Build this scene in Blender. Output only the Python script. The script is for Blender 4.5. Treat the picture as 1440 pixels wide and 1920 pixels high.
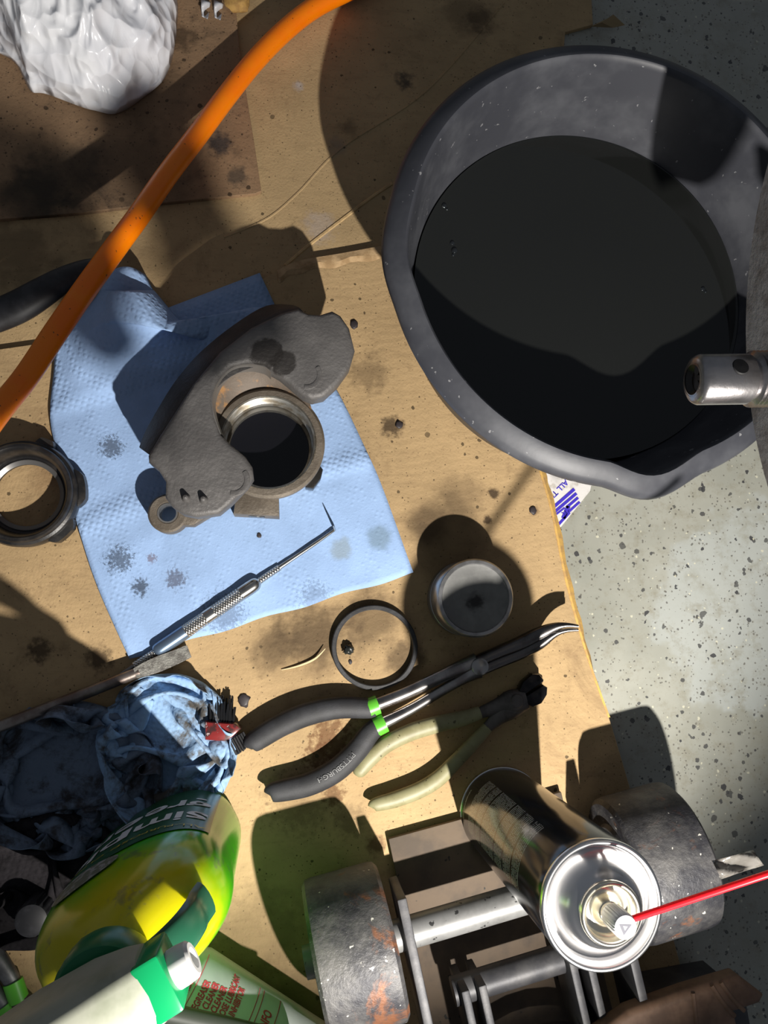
import bpy, bmesh, math, random
import numpy as np
from mathutils import Vector, Matrix, noise
R = math.radians
random.seed(7); np.random.seed(7)
for o in list(bpy.data.objects): bpy.data.objects.remove(o)
SC = bpy.context.scene
COL = SC.collection

# ------------------------------------------------------------------ camera
ZG = 0.0084                      # top of the main cardboard sheet
H = 0.60 + ZG                    # camera height
F = 1440.0                       # focal length in pixels of the 1440 x 1920 frame
NX, NY = 530.0, 1135.0           # where the plumb line under the camera meets the frame
down_c = Vector(((NX-720)/F, -(NY-960)/F, -1)).normalized()
Zc = -down_c                                         # world up, in camera axes
Yc = (Vector((0, 1, 0)) - Zc*Zc.y).normalized()
Xc = Yc.cross(Zc)
ROT = Matrix((Xc, Yc, Zc))                           # camera axes -> world axes
CAMP = Vector((0, 0, H))
def P(x, y, z=0.0):
    """pixel of the photograph + height above the main cardboard -> point in the room"""
    d = ROT @ Vector(((x-720)/F, -(y-960)/F, -1))
    t = (z + ZG - H)/d.z
    return CAMP + d*t
cam = bpy.data.cameras.new('camera'); camo = bpy.data.objects.new('camera', cam); COL.objects.link(camo)
camo.matrix_world = Matrix.Translation(CAMP) @ ROT.to_4x4()
cam.sensor_fit = 'VERTICAL'; cam.sensor_height = 36; cam.lens = F/1920*36
cam.clip_start = 0.01
SC.camera = camo

# ------------------------------------------------------------------ world, lamp, exposure
w = bpy.data.worlds.new('world'); SC.world = w; w.use_nodes = True
bg = w.node_tree.nodes['Background']; bg.inputs[0].default_value = (0.78, 0.86, 1.0, 1); bg.inputs[1].default_value = 0.12
LAMP = P(1050, 2200, 0); LAMP.z = ZG + 0.50
sl = bpy.data.lights.new('work_light', 'SPOT'); slo = bpy.data.objects.new('work_light', sl); COL.objects.link(slo)
sl.energy = 38; sl.color = (1.0, 0.955, 0.89); sl.shadow_soft_size = 0.0058
sl.spot_size = R(88); sl.spot_blend = 0.6
slo.location = LAMP
aim = P(560, 420, 0)
slo.rotation_euler = (aim - LAMP).to_track_quat('-Z', 'Y').to_euler()
SC.view_settings.view_transform = 'Standard'; SC.view_settings.look = 'None'
SC.view_settings.exposure = 0.0; SC.view_settings.gamma = 1.0; SC.view_settings.use_curve_mapping = False

# ------------------------------------------------------------------ materials
def new_mat(name):
    m = bpy.data.materials.new(name); m.use_nodes = True
    nt = m.node_tree; b = nt.nodes['Principled BSDF']
    return m, nt, b
def c4(c): return (c[0], c[1], c[2], 1)
def nd(nt, t, **kw):
    n = nt.nodes.new(t)
    for k, v in kw.items(): setattr(n, k, v)
    return n
def coords(nt): return nd(nt, 'ShaderNodeTexCoord').outputs['Object']
def noise_n(nt, v, scale, detail=4, rough=.6, dist=0.0):
    n = nd(nt, 'ShaderNodeTexNoise'); n.inputs['Scale'].default_value = scale; n.inputs['Detail'].default_value = detail
    n.inputs['Roughness'].default_value = rough; n.inputs['Distortion'].default_value = dist
    nt.links.new(v, n.inputs['Vector']); return n.outputs['Fac']
def ramp(nt, f, lo, hi):
    n = nd(nt, 'ShaderNodeMapRange', interpolation_type='SMOOTHSTEP'); n.inputs[1].default_value = lo; n.inputs[2].default_value = hi
    nt.links.new(f, n.inputs[0]); return n.outputs[0]
def mixc(nt, f, a, b, blend='MIX'):
    n = nd(nt, 'ShaderNodeMix', data_type='RGBA', blend_type=blend)
    if isinstance(f, (int, float)): n.inputs[0].default_value = f
    else: nt.links.new(f, n.inputs[0])
    for i, s in ((6, a), (7, b)):
        if isinstance(s, tuple): n.inputs[i].default_value = c4(s)
        else: nt.links.new(s, n.inputs[i])
    return n.outputs[2]
def mth(nt, op, a, b=0.0):
    n = nd(nt, 'ShaderNodeMath', operation=op)
    for i, s in enumerate((a, b)):
        if isinstance(s, (int, float)): n.inputs[i].default_value = s
        else: nt.links.new(s, n.inputs[i])
    return n.outputs[0]
def bump_n(nt, b, hgt, strength, dist=0.001):
    n = nd(nt, 'ShaderNodeBump'); n.inputs['Strength'].default_value = strength; n.inputs['Distance'].default_value = dist
    nt.links.new(hgt, n.inputs['Height']); nt.links.new(n.outputs[0], b.inputs['Normal'])
def blob(nt, v, c, r, wob=0.5, scale=120, soft=.35):
    """mask of a stain: round spot with a ragged outline"""
    s = nd(nt, 'ShaderNodeVectorMath', operation='DISTANCE'); nt.links.new(v, s.inputs[0]); s.inputs[1].default_value = c
    n = noise_n(nt, v, scale, 3)
    d = mth(nt, 'ADD', mth(nt, 'DIVIDE', s.outputs['Value'], r), mth(nt, 'MULTIPLY', mth(nt, 'SUBTRACT', n, .5), wob*2))
    return ramp(nt, d, 1+soft*.5, 1-soft)
def M(name, col, rough=.5, metal=0.0, col2=None, vs=60, vlo=.4, vhi=.65, bump=None, bs=400, bd=.0006, coat=0.0, trans=0.0, spec=None, speck=None, sss=0.0):
    m, nt, b = new_mat(name); v = coords(nt)
    b.inputs['Roughness'].default_value = rough; b.inputs['Metallic'].default_value = metal
    c = col
    if col2: c = mixc(nt, ramp(nt, noise_n(nt, v, vs), vlo, vhi), col, col2)
    if speck:
        sc, thr, sco = speck
        c = mixc(nt, ramp(nt, noise_n(nt, v, sc, 2), thr, thr+.03), c, sco)
    if isinstance(c, tuple): b.inputs['Base Color'].default_value = c4(c)
    else: nt.links.new(c, b.inputs['Base Color'])
    if bump: bump_n(nt, b, noise_n(nt, v, bs, 5), bump, bd)
    if coat: b.inputs['Coat Weight'].default_value = coat; b.inputs['Coat Roughness'].default_value = .08
    if trans: b.inputs['Transmission Weight'].default_value = trans
    if spec is not None: b.inputs['Specular IOR Level'].default_value = spec
    if sss:
        b.inputs['Subsurface Weight'].default_value = sss; b.inputs['Subsurface Radius'].default_value = (.02, .02, .02); b.inputs['Subsurface Scale'].default_value = .3
    return m

def cardboard(name, base, dark, stains=(), fine=1.0, corr=0.0, corr_ang=0.0, grime=1.0):
    m, nt, b = new_mat(name); v = coords(nt)
    c = mixc(nt, ramp(nt, noise_n(nt, v, 9, 6, .65), .3, .72), base, tuple(x*.72 for x in base))
    c = mixc(nt, mth(nt, 'MULTIPLY', ramp(nt, noise_n(nt, v, 26, 5, .7, .4), .56, .75), .55), c, dark)
    mp = nd(nt, 'ShaderNodeMapping'); mp.inputs['Scale'].default_value = (30, 160, 30); mp.inputs['Rotation'].default_value = (0, 0, R(-8))
    nt.links.new(v, mp.inputs[0])
    c = mixc(nt, mth(nt, 'MULTIPLY', ramp(nt, noise_n(nt, mp.outputs[0], 1, 4, .7), .5, .75), .22), c, dark)
    for (px, py, rp, k, wob, sc, colr) in stains:
        q = P(px, py, 0); q.z = ZG
        msk = mth(nt, 'MULTIPLY', blob(nt, v, q, rp/2400, wob, sc, .6), k)
        c = mixc(nt, msk, c, colr)
    sm = mth(nt, 'MULTIPLY', ramp(nt, noise_n(nt, v, 11, 7, .75, .6), .54, .72), .5*grime)
    c = mixc(nt, sm, c, dark)
    c = mixc(nt, mth(nt, 'MULTIPLY', ramp(nt, noise_n(nt, v, 330, 3, .7), .60, .70), .45*grime), c, dark)
    # drops and grit soaked into the sheet
    for sc, thr, k in ((75, .13, .85), (190, .15, .8), (34, .085, .7), (330, .2, .7)):
        vo = nd(nt, 'ShaderNodeTexVoronoi'); vo.inputs['Scale'].default_value = sc; nt.links.new(v, vo.inputs[0])
        spn = noise_n(nt, v, sc*3, 2)
        d = mth(nt, 'ADD', vo.outputs['Distance'], mth(nt, 'MULTIPLY', mth(nt, 'SUBTRACT', spn, .5), .18))
        sep = nd(nt, 'ShaderNodeSeparateColor'); nt.links.new(vo.outputs['Color'], sep.inputs[0])
        th = mth(nt, 'MULTIPLY', sep.outputs[0], thr*fine)
        keep = mth(nt, 'GREATER_THAN', sep.outputs[1], .42)
        msk = mth(nt, 'MULTIPLY', mth(nt, 'MULTIPLY', mth(nt, 'LESS_THAN', d, th), keep), k)
        c = mixc(nt, msk, c, tuple(x*.14 for x in base))
    nt.links.new(c, b.inputs['Base Color'])
    b.inputs['Roughness'].default_value = .8; b.inputs['Specular IOR Level'].default_value = .25
    hgt = mth(nt, 'ADD', noise_n(nt, v, 500, 4), mth(nt, 'MULTIPLY', noise_n(nt, v, 30, 3), 1.5))
    if corr:
        wv = nd(nt, 'ShaderNodeTexWave'); wv.inputs['Scale'].default_value = 45; wv.inputs['Distortion'].default_value = 5
        mq = nd(nt, 'ShaderNodeMapping'); mq.inputs['Rotation'].default_value = (0, 0, R(corr_ang)); nt.links.new(v, mq.inputs[0]); nt.links.new(mq.outputs[0], wv.inputs[0])
        hgt = mth(nt, 'ADD', hgt, mth(nt, 'MULTIPLY', wv.outputs['Fac'], corr))
    bump_n(nt, b, hgt, .35, .0012)
    return m

# ------------------------------------------------------------------ mesh helpers
class MB:
    def __init__(s): s.v = []; s.f = []
    def add(s, vs, fs):
        k = len(s.v); s.v += [tuple(x) for x in vs]; s.f += [tuple(i+k for i in f) for f in fs]; return s
    def bm(s, bm):
        bm.verts.ensure_lookup_table(); bm.verts.index_update()
        s.add([v.co for v in bm.verts], [[v.index for v in f.verts] for f in bm.faces]); bm.free(); return s
    def prism(s, pts, z0, z1, bev=0.0, seg=2, shrink=None):
        """pts: world points (outline), z0 z1 heights above the cardboard"""
        bm = bmesh.new()
        a = [bm.verts.new((p[0], p[1], ZG+z0)) for p in pts]; b = [bm.verts.new((p[0], p[1], ZG+z1)) for p in pts]
        n = len(pts)
        bm.faces.new(a[::-1]); bm.faces.new(b)
        for i in range(n): bm.faces.new((a[i], a[(i+1) % n], b[(i+1) % n], b[i]))
        bmesh.ops.recalc_face_normals(bm, faces=bm.faces)
        if bev: bmesh.ops.bevel(bm, geom=[e for e in bm.edges if abs(e.verts[0].co.z-e.verts[1].co.z) < 1e-6], offset=bev, segments=seg, affect='EDGES', profile=.5, clamp_overlap=True)
        return s.bm(bm)
    def box(s, c, ax, ay, hx, hy, z0, z1, bev=0.0):
        ax = Vector(ax).normalized(); ay = Vector(ay).normalized(); c = Vector(c)
        return s.prism([c+ax*hx+ay*hy, c-ax*hx+ay*hy, c-ax*hx-ay*hy, c+ax*hx-ay*hy], z0, z1, bev)
    def obox(s, c, ax, ay, az, hx, hy, hz, bev=0.0, seg=2):
        bm = bmesh.new(); bmesh.ops.create_cube(bm, size=2)
        if bev: 
            for v in bm.verts: v.co = Vector((v.co.x*hx, v.co.y*hy, v.co.z*hz))
            bmesh.ops.bevel(bm, geom=list(bm.edges), offset=bev, segments=seg, affect='EDGES', profile=.5, clamp_overlap=True)
            hx = hy = hz = 1
        m = Matrix((Vector(ax).normalized(), Vector(ay).normalized(), Vector(az).normalized())).transposed()
        for v in bm.verts: v.co = Vector(c) + m @ Vector((v.co.x*hx, v.co.y*hy, v.co.z*hz))
        bmesh.ops.recalc_face_normals(bm, faces=bm.faces)
        return s.bm(bm)
    def lathe(s, prof, c, n=48, axis=(0, 0, 1), close=False, ref=None, rfun=None):
        az = Vector(axis).normalized(); ref = Vector(ref) if ref else (Vector((1, 0, 0)) if abs(az.x) < .9 else Vector((0, 1, 0)))
        ax = (ref - az*ref.dot(az)).normalized(); ay = az.cross(ax); c = Vector(c)
        vs = []; fs = []; m = len(prof)
        for i in range(n):
            t = 2*math.pi*i/n
            for j, (r, z) in enumerate(prof):
                if rfun: r, z = rfun(t, j, r, z)
                vs.append(c + ax*(r*math.cos(t)) + ay*(r*math.sin(t)) + az*z)
        for i in range(n):
            k = (i+1) % n
            for j in range(m if close else m-1):
                l = (j+1) % m
                fs.append((i*m+j, k*m+j, k*m+l, i*m+l))
        if not close:
            if prof[0][0] > 1e-6 and False: pass
        return s.add(vs, fs)
    def tube(s, path, rad, n=12, caps=True, flat=1.0, up=None):
        """rad: number or list; flat: height / width of the section"""
        path = [Vector(p) for p in path]; m = len(path)
        if isinstance(rad, (int, float)): rad = [rad]*m
        if isinstance(flat, (int, float)): flat = [flat]*m
        vs = []; fs = []; up0 = Vector(up) if up else Vector((0, 0, 1))
        prev = None
        for i, p in enumerate(path):
            t = (path[min(i+1, m-1)] - path[max(i-1, 0)]).normalized()
            if prev is None:
                u = up0 if abs(t.dot(up0)) < .95 else Vector((1, 0, 0))
            else: u = prev
            u = (u - t*u.dot(t)).normalized(); prev = u
            sd = t.cross(u)
            for k in range(n):
                a = 2*math.pi*k/n
                vs.append(p + sd*(rad[i]*math.cos(a)) + u*(rad[i]*flat[i]*math.sin(a)))
        for i in range(m-1):
            for k in range(n):
                l = (k+1) % n
                fs.append((i*n+k, i*n+l, (i+1)*n+l, (i+1)*n+k))
        if caps:
            fs.append(tuple(range(n))[::-1]); fs.append(tuple((m-1)*n+k for k in range(n)))
        return s.add(vs, fs)
    def loft(s, rings, closed=True, caps=True):
        n = len(rings[0]); vs = [p for r in rings for p in r]; fs = []
        for i in range(len(rings)-1):
            for k in range(n if closed else n-1):
                l = (k+1) % n
                fs.append((i*n+k, i*n+l, (i+1)*n+l, (i+1)*n+k))
        if caps: fs.append(tuple(range(n))[::-1]); fs.append(tuple((len(rings)-1)*n+k for k in range(n)))
        return s.add(vs, fs)
    def build(s, name, mat, parent=None, ang=35, fix=True, sub=0):
        me = bpy.data.meshes.new(name); me.from_pydata(s.v, [], s.f); me.validate()
        if fix:
            bm = bmesh.new(); bm.from_mesh(me); bmesh.ops.recalc_face_normals(bm, faces=bm.faces); bm.to_mesh(me); bm.free()
        me.polygons.foreach_set('use_smooth', [True]*len(me.polygons))
        if ang: me.set_sharp_from_angle(angle=R(ang))
        me.materials.append(mat)
        return link(name, me, parent, sub)
def link(name, me, parent=None, sub=0):
    o = bpy.data.objects.new(name, me); COL.objects.link(o)
    if parent:
        o.parent = parent; o.matrix_parent_inverse = Matrix.Translation(-world_loc(parent))
    if sub:
        md = o.modifiers.new('sub', 'SUBSURF'); md.levels = md.render_levels = sub
    return o
def world_loc(o):
    return Vector(o.get('_loc', (0, 0, 0)))
def thing(name, label, cat, loc, group=None):
    o = bpy.data.objects.new(name, None); COL.objects.link(o); o.location = loc; o.empty_display_size = .02
    o['_loc'] = tuple(loc)
    return tag(o, label, cat, group)
def tag(o, label, cat, group=None):
    o['label'] = label; o['category'] = cat
    if group: o['group'] = group
    return o
def struct(o): o['kind'] = 'structure'; return o
def W(pts, z=0.0): return [P(x, y, z) for x, y in pts]
def cr(pts, per=6, closed=False):
    """Catmull-Rom through points of any dimension"""
    pts = [np.array(p, float) for p in pts]; n = len(pts); out = []
    rng = range(n) if closed else range(n-1)
    for i in rng:
        if closed: p0, p1, p2, p3 = pts[i-1], pts[i], pts[(i+1) % n], pts[(i+2) % n]
        else: p0, p1, p2, p3 = pts[max(i-1, 0)], pts[i], pts[i+1], pts[min(i+2, n-1)]
        for k in range(per):
            t = k/per
            out.append(.5*((2*p1) + (p2-p0)*t + (2*p0-5*p1+4*p2-p3)*t*t + (3*p1-p0-3*p2+p3)*t**3))
    if not closed: out.append(pts[-1])
    return out
def pt(px, n_per=6):
    """rows (x, y, z, radius) in pixels / metres -> smooth world path and radii"""
    c = cr(px, n_per)
    return [P(a[0], a[1], a[2]) for a in c], [float(a[3]) for a in c]
def text_mesh(body, size, mat, name='print', depth=0.0, align='LEFT', bold=0.0):
    cu = bpy.data.curves.new('t', 'FONT'); cu.body = body; cu.size = size; cu.extrude = depth; cu.align_x = align; cu.offset = bold
    cu.resolution_u = 3
    o = bpy.data.objects.new('t', cu); COL.objects.link(o)
    me = bpy.data.meshes.new_from_object(o.evaluated_get(bpy.context.evaluated_depsgraph_get()))
    bpy.data.objects.remove(o); bpy.data.curves.remove(cu)
    me.materials.clear(); me.materials.append(mat); me.name = name
    return me
def map_mesh(me, fn):
    for v in me.vertices: v.co = fn(v.co)
    me.update(); return me
def fbm(x, y, z=0.0, o=4): return noise.fractal(Vector((x, y, z)), 1.0, 2.0, o)

# ------------------------------------------------------------------ floor and cardboard
BROWN = (.23, .13, .058); DK = (.045, .028, .016)
def floor_mat():
    m, nt, b = new_mat('painted concrete'); v = coords(nt)
    base = mixc(nt, ramp(nt, noise_n(nt, v, 7, 5, .6), .35, .68), (.36, .36, .31), (.27, .275, .235))
    q = P(1420, 1140, 0); q.z = 0
    base = mixc(nt, mth(nt, 'MULTIPLY', blob(nt, v, q, .088, .4, 26, .08), .55), base, (.42, .45, .44))
    base = mixc(nt, mth(nt, 'MULTIPLY', ramp(nt, noise_n(nt, v, 60, 5, .75), .48, .7), .5), base, (.22, .20, .14))
    base = mixc(nt, mth(nt, 'MULTIPLY', ramp(nt, noise_n(nt, v, 24, 5, .7), .52, .7), .4), base, (.25, .24, .18))
    for sc, thr, k, colr in ((110, .24, .9, (.06, .06, .06)), (230, .22, .8, (.09, .085, .075)), (70, .17, .9, (.03, .03, .035)), (150, .17, .7, (.62, .6, .46)), (300, .3, .75, (.12, .11, .09)), (60, .2, .8, (.05, .05, .05))):
        vo = nd(nt, 'ShaderNodeTexVoronoi'); vo.inputs['Scale'].default_value = sc; nt.links.new(v, vo.inputs[0])
        sep = nd(nt, 'ShaderNodeSeparateColor'); nt.links.new(vo.outputs['Color'], sep.inputs[0])
        d = mth(nt, 'ADD', vo.outputs['Distance'], mth(nt, 'MULTIPLY', mth(nt, 'SUBTRACT', noise_n(nt, v, sc*3.1, 2), .5), .35))
        msk = mth(nt, 'MULTIPLY', mth(nt, 'MULTIPLY', mth(nt, 'LESS_THAN', d, mth(nt, 'MULTIPLY', sep.outputs[0], thr)), mth(nt, 'GREATER_THAN', sep.outputs[1], .2)), k)
        base = mixc(nt, msk, base, colr)
    nt.links.new(base, b.inputs['Base Color']); b.inputs['Roughness'].default_value = .45
    bump_n(nt, b, noise_n(nt, v, 120, 4), .12, .001)
    return m
fl = MB().add([(-2.5, -2.5, 0), (2.5, -2.5, 0), (2.5, 2.5, 0), (-2.5, 2.5, 0), (-2.5, -2.5, -.05), (2.5, -2.5, -.05), (2.5, 2.5, -.05), (-2.5, 2.5, -.05)],
              [(0, 1, 2, 3), (7, 6, 5, 4), (0, 4, 5, 1), (1, 5, 6, 2), (2, 6, 7, 3), (3, 7, 4, 0)]).build('floor', floor_mat(), ang=30)
struct(fl)
tag(fl, 'pale grey speckled concrete garage floor', 'floor')

RUST = (.10, .035, .012)
stA = [(590, 1190, 75, .75, .8, 60, DK), (690, 1160, 60, .6, .8, 70, DK), (520, 1215, 50, .6, .9, 70, DK), (850, 1010, 85, .55, .6, 40, DK), (800, 985, 45, .6, .6, 60, DK),
       (870, 930, 50, .35, .8, 90, DK), (620, 1385, 38, .75, 1.6, 180, RUST), (600, 1415, 26, .7, 1.6, 220, RUST), (625, 1490, 20, .7, 1.3, 230, RUST), (705, 1585, 18, .8, .9, 160, (.09, .04, .018)),
       (120, 870, 60, .35, .8, 70, RUST), (75, 1220, 22, .8, 1.0, 220, DK), (185, 1235, 24, .8, 1.0, 160, DK), (735, 800, 22, .85, 1.0, 200, DK), (690, 700, 40, .4, 1.2, 120, DK),
       (925, 925, 11, .9, .8, 300, DK), (915, 975, 9, .9, .8, 300, DK), (1002, 958, 10, .6, .5, 260, (.11, .06, .035)), (660, 1540, 30, .4, 1.2, 200, DK), (560, 1500, 60, .3, 1.3, 220, DK),
       (762, 1235, 40, .7, .7, 90, DK), (560, 1900, 120, .6, .6, 40, DK), (480, 1760, 90, .4, .9, 60, DK)]
stB = [(760, 145, 22, .8, .9, 200, (.03, .03, .03)), (900, 30, 30, .6, 1., 120, DK), (880, 20, 60, .4, .8, 80, DK), (560, 155, 14, .95, .5, 300, (.45, .43, .42)), (600, 420, 34, .35, .9, 150, (.4, .37, .38)), (655, 235, 22, .4, .9, 150, DK),
       (635, 270, 22, .35, 1., 100, (.2, .17, .16)), (20, 470, 80, .5, .8, 60, DK), (260, 470, 50, .3, .9, 60, DK)]
stC = [(410, 270, 26, .85, .9, 120, (.03, .028, .03)), (445, 330, 22, .7, .9, 140, (.04, .035, .03)), (340, 70, 30, .7, 1., 120, DK), (120, 330, 90, .65, .8, 50, (.02, .02, .016)), (60, 370, 70, .7, .8, 50, (.02, .02, .016)), (250, 330, 110, .5, .7, 45, (.03, .022, .016)), (280, 180, 90, .4, .8, 60, (.03, .022, .016))]
mA = cardboard('kraft cardboard', (.50, .345, .178), (.17, .105, .055), stA, 1.0, .18, 80)
mB = cardboard('flattened carton board', (.49, .345, .18), (.16, .105, .055), stB, .9)
mC = cardboard('oil soaked board', (.31, .195, .11), (.04, .027, .02), stC, 1.2, grime=1.5)
mEdge = M('torn kraft edge', (.62, .38, .10), .8, col2=(.45, .27, .10), vs=150, bump=.4)
def sheet(name, pts, z0, z1, mat, label, edges=()):
    base = sum((P(x, y, z1) for x, y in pts), Vector())/len(pts); base.z = ZG+z0
    t = thing(name, label, 'cardboard', base)
    MB().prism(W(pts, z1), z0, z1, .0004, 1).build('panel', mat, t)
    return t
B_ = sheet('cardboard_sheet', [(-320, -260), (1100, -260), (1106, -60), (1112, 46), (1060, 60), (1040, 300), (1000, 880), (1040, 1080), (1090, 1260), (1135, 1420), (1200, 1700), (1260, 2050), (-320, 2050)], -.0083, -.0043, mB,
           'flat tan cardboard with diagonal creases left of the black pan')
C_ = sheet('cardboard_sheet', [(-320, -260), (432, -260), (441, 0), (449, 90), (464, 190), (477, 270), (490, 358), (478, 363), (300, 381), (150, 399), (0, 411), (-320, 430)], -.0042, 0, mC,
           'dark oil-soaked cardboard with straight edge under the plastic bag')
A_ = sheet('cardboard_sheet', [(-320, 700), (100, 640), (330, 590), (470, 536), (535, 499), (560, 489), (640, 476), (720, 462), (800, 445), (905, 480), (970, 700), (1003, 850), (1016, 893), (1035, 960), (1060, 1082), (1086, 1180), (1112, 1262), (1142, 1345), (1166, 1425), (1205, 1560), (1260, 1750), (1340, 2050), (-320, 2050)], -.0042, 0, mA,
           'large brown oil-spotted cardboard sheet under the tools and caliper')
# yellowed raw edge along the right side of the big sheet
e = [(1003, 850), (1016, 893), (1035, 960), (1060, 1082), (1086, 1180), (1112, 1262), (1142, 1345)]
rg = []
for i, (x, y) in enumerate(cr(e, 5)):
    p = P(x, y, 0); q = P(x+(11 if y < 1150 else 11-8*min(1, (y-1150)/150)) + 1.5*math.sin(i*1.7), y-1, 0)
    rg.append([Vector((p.x-.001, p.y, ZG+.0004)), Vector((p.x+.0008, p.y, ZG+.0005)), Vector((q.x, q.y, ZG-.0026)), Vector((q.x, q.y, ZG-.0060)), Vector((p.x+.0003, p.y, ZG-.0080))])
MB().loft(rg).build('raw_edge', mEdge, A_)
# torn top edge of the big sheet: pale corrugated lip
rg = []
for i, (x, y) in enumerate(cr([(520, 508), (560, 490), (640, 476), (720, 461)], 6)):
    p = P(x, y, 0); q = P(x+2, y+13+3*math.sin(i*1.3), 0)
    rg.append([Vector((p.x, p.y, ZG-.003)), Vector((p.x, p.y, ZG+.0012)), Vector((q.x, q.y, ZG+.0022)), Vector((q.x, q.y-.004, ZG+.0002))])
MB().loft(rg).build('torn_edge', M('pale torn fluting', (.50, .34, .18), .85, col2=(.36, .23, .11), vs=120, bump=.5), A_)
mCre = M('creased kraft', (.55, .38, .18), .8, col2=(.40, .27, .13), vs=100)
for k, ln in enumerate(([(535, 498), (585, 455), (650, 405), (700, 368), (735, 345)], [(420, 445), (500, 410), (560, 360), (640, 278), (800, 170), (945, 5)])):
    c = cr(ln, 8); path = [P(x, y, -.0044) for i, (x, y) in enumerate(c)]
    MB().tube(path, [.0016 if k == 0 else .0011]*len(path), 6, flat=.7).build('crease', mCre if k == 0 else mB, B_)
# torn corner flap at the top of the pan
MB().add([P(1106, 50, -.004), P(1140, 34, .001), P(1150, 27, .004), P(1172, 47, .0), P(1150, 52, -.004), P(1128, 42, .003)], [(0, 1, 5), (1, 2, 5), (2, 3, 4, 5), (0, 5, 4)]).build('torn_flap', M('scuffed kraft', (.34, .25, .13), .8), B_, fix=False)

# ------------------------------------------------------------------ shipping label on the floor
mPaper = M('silver white label', (.72, .70, .68), .5, col2=(.5, .47, .42), vs=120, vlo=.5, vhi=.7, bump=.2)
mBlue = M('blue print', (.05, .03, .48), .5)
lab_c = P(1060, 930, -.008); lab_c.z = ZG-.0083
lab = thing('paper_label', 'torn white label with blue stripes by the cardboard edge', 'label', lab_c)
MB().prism(W([(1012, 905), (1026, 885), (1050, 880), (1112, 897), (1106, 921), (1051, 989), (1020, 950)], -.0079), -.0083, -.0079).build('paper', mPaper, lab)
zl = -.0076
def bar(a, b, wd):
    a = Vector(a); b = Vector(b); n = (b-a).normalized(); n = Vector((-n.y, n.x))*wd/2
    return [tuple(a+n), tuple(b+n), tuple(b-n), tuple(a-n)]
u = Vector((-.80, .60)); vv = Vector((-.60, -.80))       # reading direction, and up of the letters, in pixels
def flat_print(me, org, ud, vd, scale, z, parent, name):
    def f(co):
        x = org[0] + (ud[0]*co.x + vd[0]*co.y)*scale; y = org[1] + (ud[1]*co.x + vd[1]*co.y)*scale
        return P(x, y, z)
    map_mesh(me, f); return link(name, me, parent)
flat_print(text_mesh('ALL THE', 1, mBlue, bold=.02), (1060, 899), (-.70, .71), (.71, .70), 14.5, zl, lab, 'print')
mb = MB()
for (a, b, wd) in (((1077, 917), (1037, 952), 6), ((1081, 925), (1040, 960), 5.5), ((1084, 933), (1062, 952), 5), ((1087, 941), (1066, 960), 4.5), ((1066, 949), (1056, 972), 8), ((1068, 961), (1046, 985), 5), ((1059, 952), (1041, 966), 3.5)):
    mb.prism(W(bar(a, b, wd), zl), -.0079, zl)
mb.build('stripe_print', mBlue, lab)
flat_print(text_mesh('R', 1, mBlue), (1060, 955), (-.76, .65), (.55, .83), 17, zl, lab, 'print')

# ------------------------------------------------------------------ black pan and oil
mPan = M('scuffed black rubber', (.048, .050, .060), .47, col2=(.095, .098, .11), vs=22, vlo=.38, vhi=.75, bump=.12, bs=150, speck=(180, .70, (.22, .22, .23)), spec=.45)
mRim = M('scuffed black rim', (.05, .051, .058), .45, col2=(.09, .09, .1), vs=60, bump=.25, bs=300)
PC = Vector((.2335, .2409, ZG))
RIMZ = .117
pan = thing('drain_pan', 'large round black rubber pan holding dark oil', 'pan', PC)
def ang_px(px, py, z): q = P(px, py, z) - PC; return math.atan2(q.y, q.x)
SP = [(ang_px(728, 462, RIMZ), .20, .3), (ang_px(1243, 925, RIMZ), .19, 1.0)]
def spout(t):
    s = 0
    for a, wd, k in SP:
        d = abs((t-a+math.pi) % (2*math.pi)-math.pi)
        if d < wd*1.25: s = max(s, k*(.5+.5*math.cos(math.pi*d/(wd*1.25)))**.8)
    return s
prof = [(0, .003), (.119, .003), (.126, .006), (.130, .02), (.1425, .090), (.1465, .112), (.1476, RIMZ-.0012), (.1492, RIMZ), (.1520, RIMZ-.0008), (.1600, RIMZ-.0060), (.1630, RIMZ-.0090), (.1640, RIMZ-.0130), (.1622, RIMZ-.0165), (.1600, RIMZ-.014), (.152, RIMZ-.0085), (.1475, .09), (.134, .01), (.125, 0), (0, 0)]
def rf(t, j, r, z):
    s = spout(t)
    if j >= 4 and r > .14 and z > .085: r += .0085*s; z -= .004*s*(1 if z > .095 else 0)
    return r*(1+.004*math.sin(3*t)), z
MB().lathe(prof, PC, 180, rfun=rf, ref=(1, 0, 0)).build('basin', mPan, pan, ang=50)
mOil = M('used oil', (.013, .0138, .013), .03, spec=.5)
OILZ = .0426
oilr = .1339
og = [(0, OILZ), (.06, OILZ), (oilr-.003, OILZ), (oilr-.0006, OILZ+.0007)]
oil = MB().lathe(og + [(oilr-.0065, .02), (.121, .0075), (0, .0055)], PC, 96).build('used_oil', mOil, ang=60)
tag(oil, 'pool of dark used oil filling the black pan', 'oil')
# bubbles on the oil and specks
mBub = M('oil bubble', (.01, .012, .014), .02, coat=1)
for (x, y, r) in ((833, 386, .0022), (848, 456, .0020), (852, 470, .0026), (850, 478, .0014), (838, 392, .0011), (1318, 542, .002), (1323, 547, .0013)):
    bm = bmesh.new(); bmesh.ops.create_uvsphere(bm, u_segments=14, v_segments=8, radius=r)
    c = P(x, y, OILZ)
    for v in bm.verts: v.co = Vector((v.co.x, v.co.y, v.co.z*.6)) + c
    MB().bm(bm).build('bubble', mBub, oil)

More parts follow.
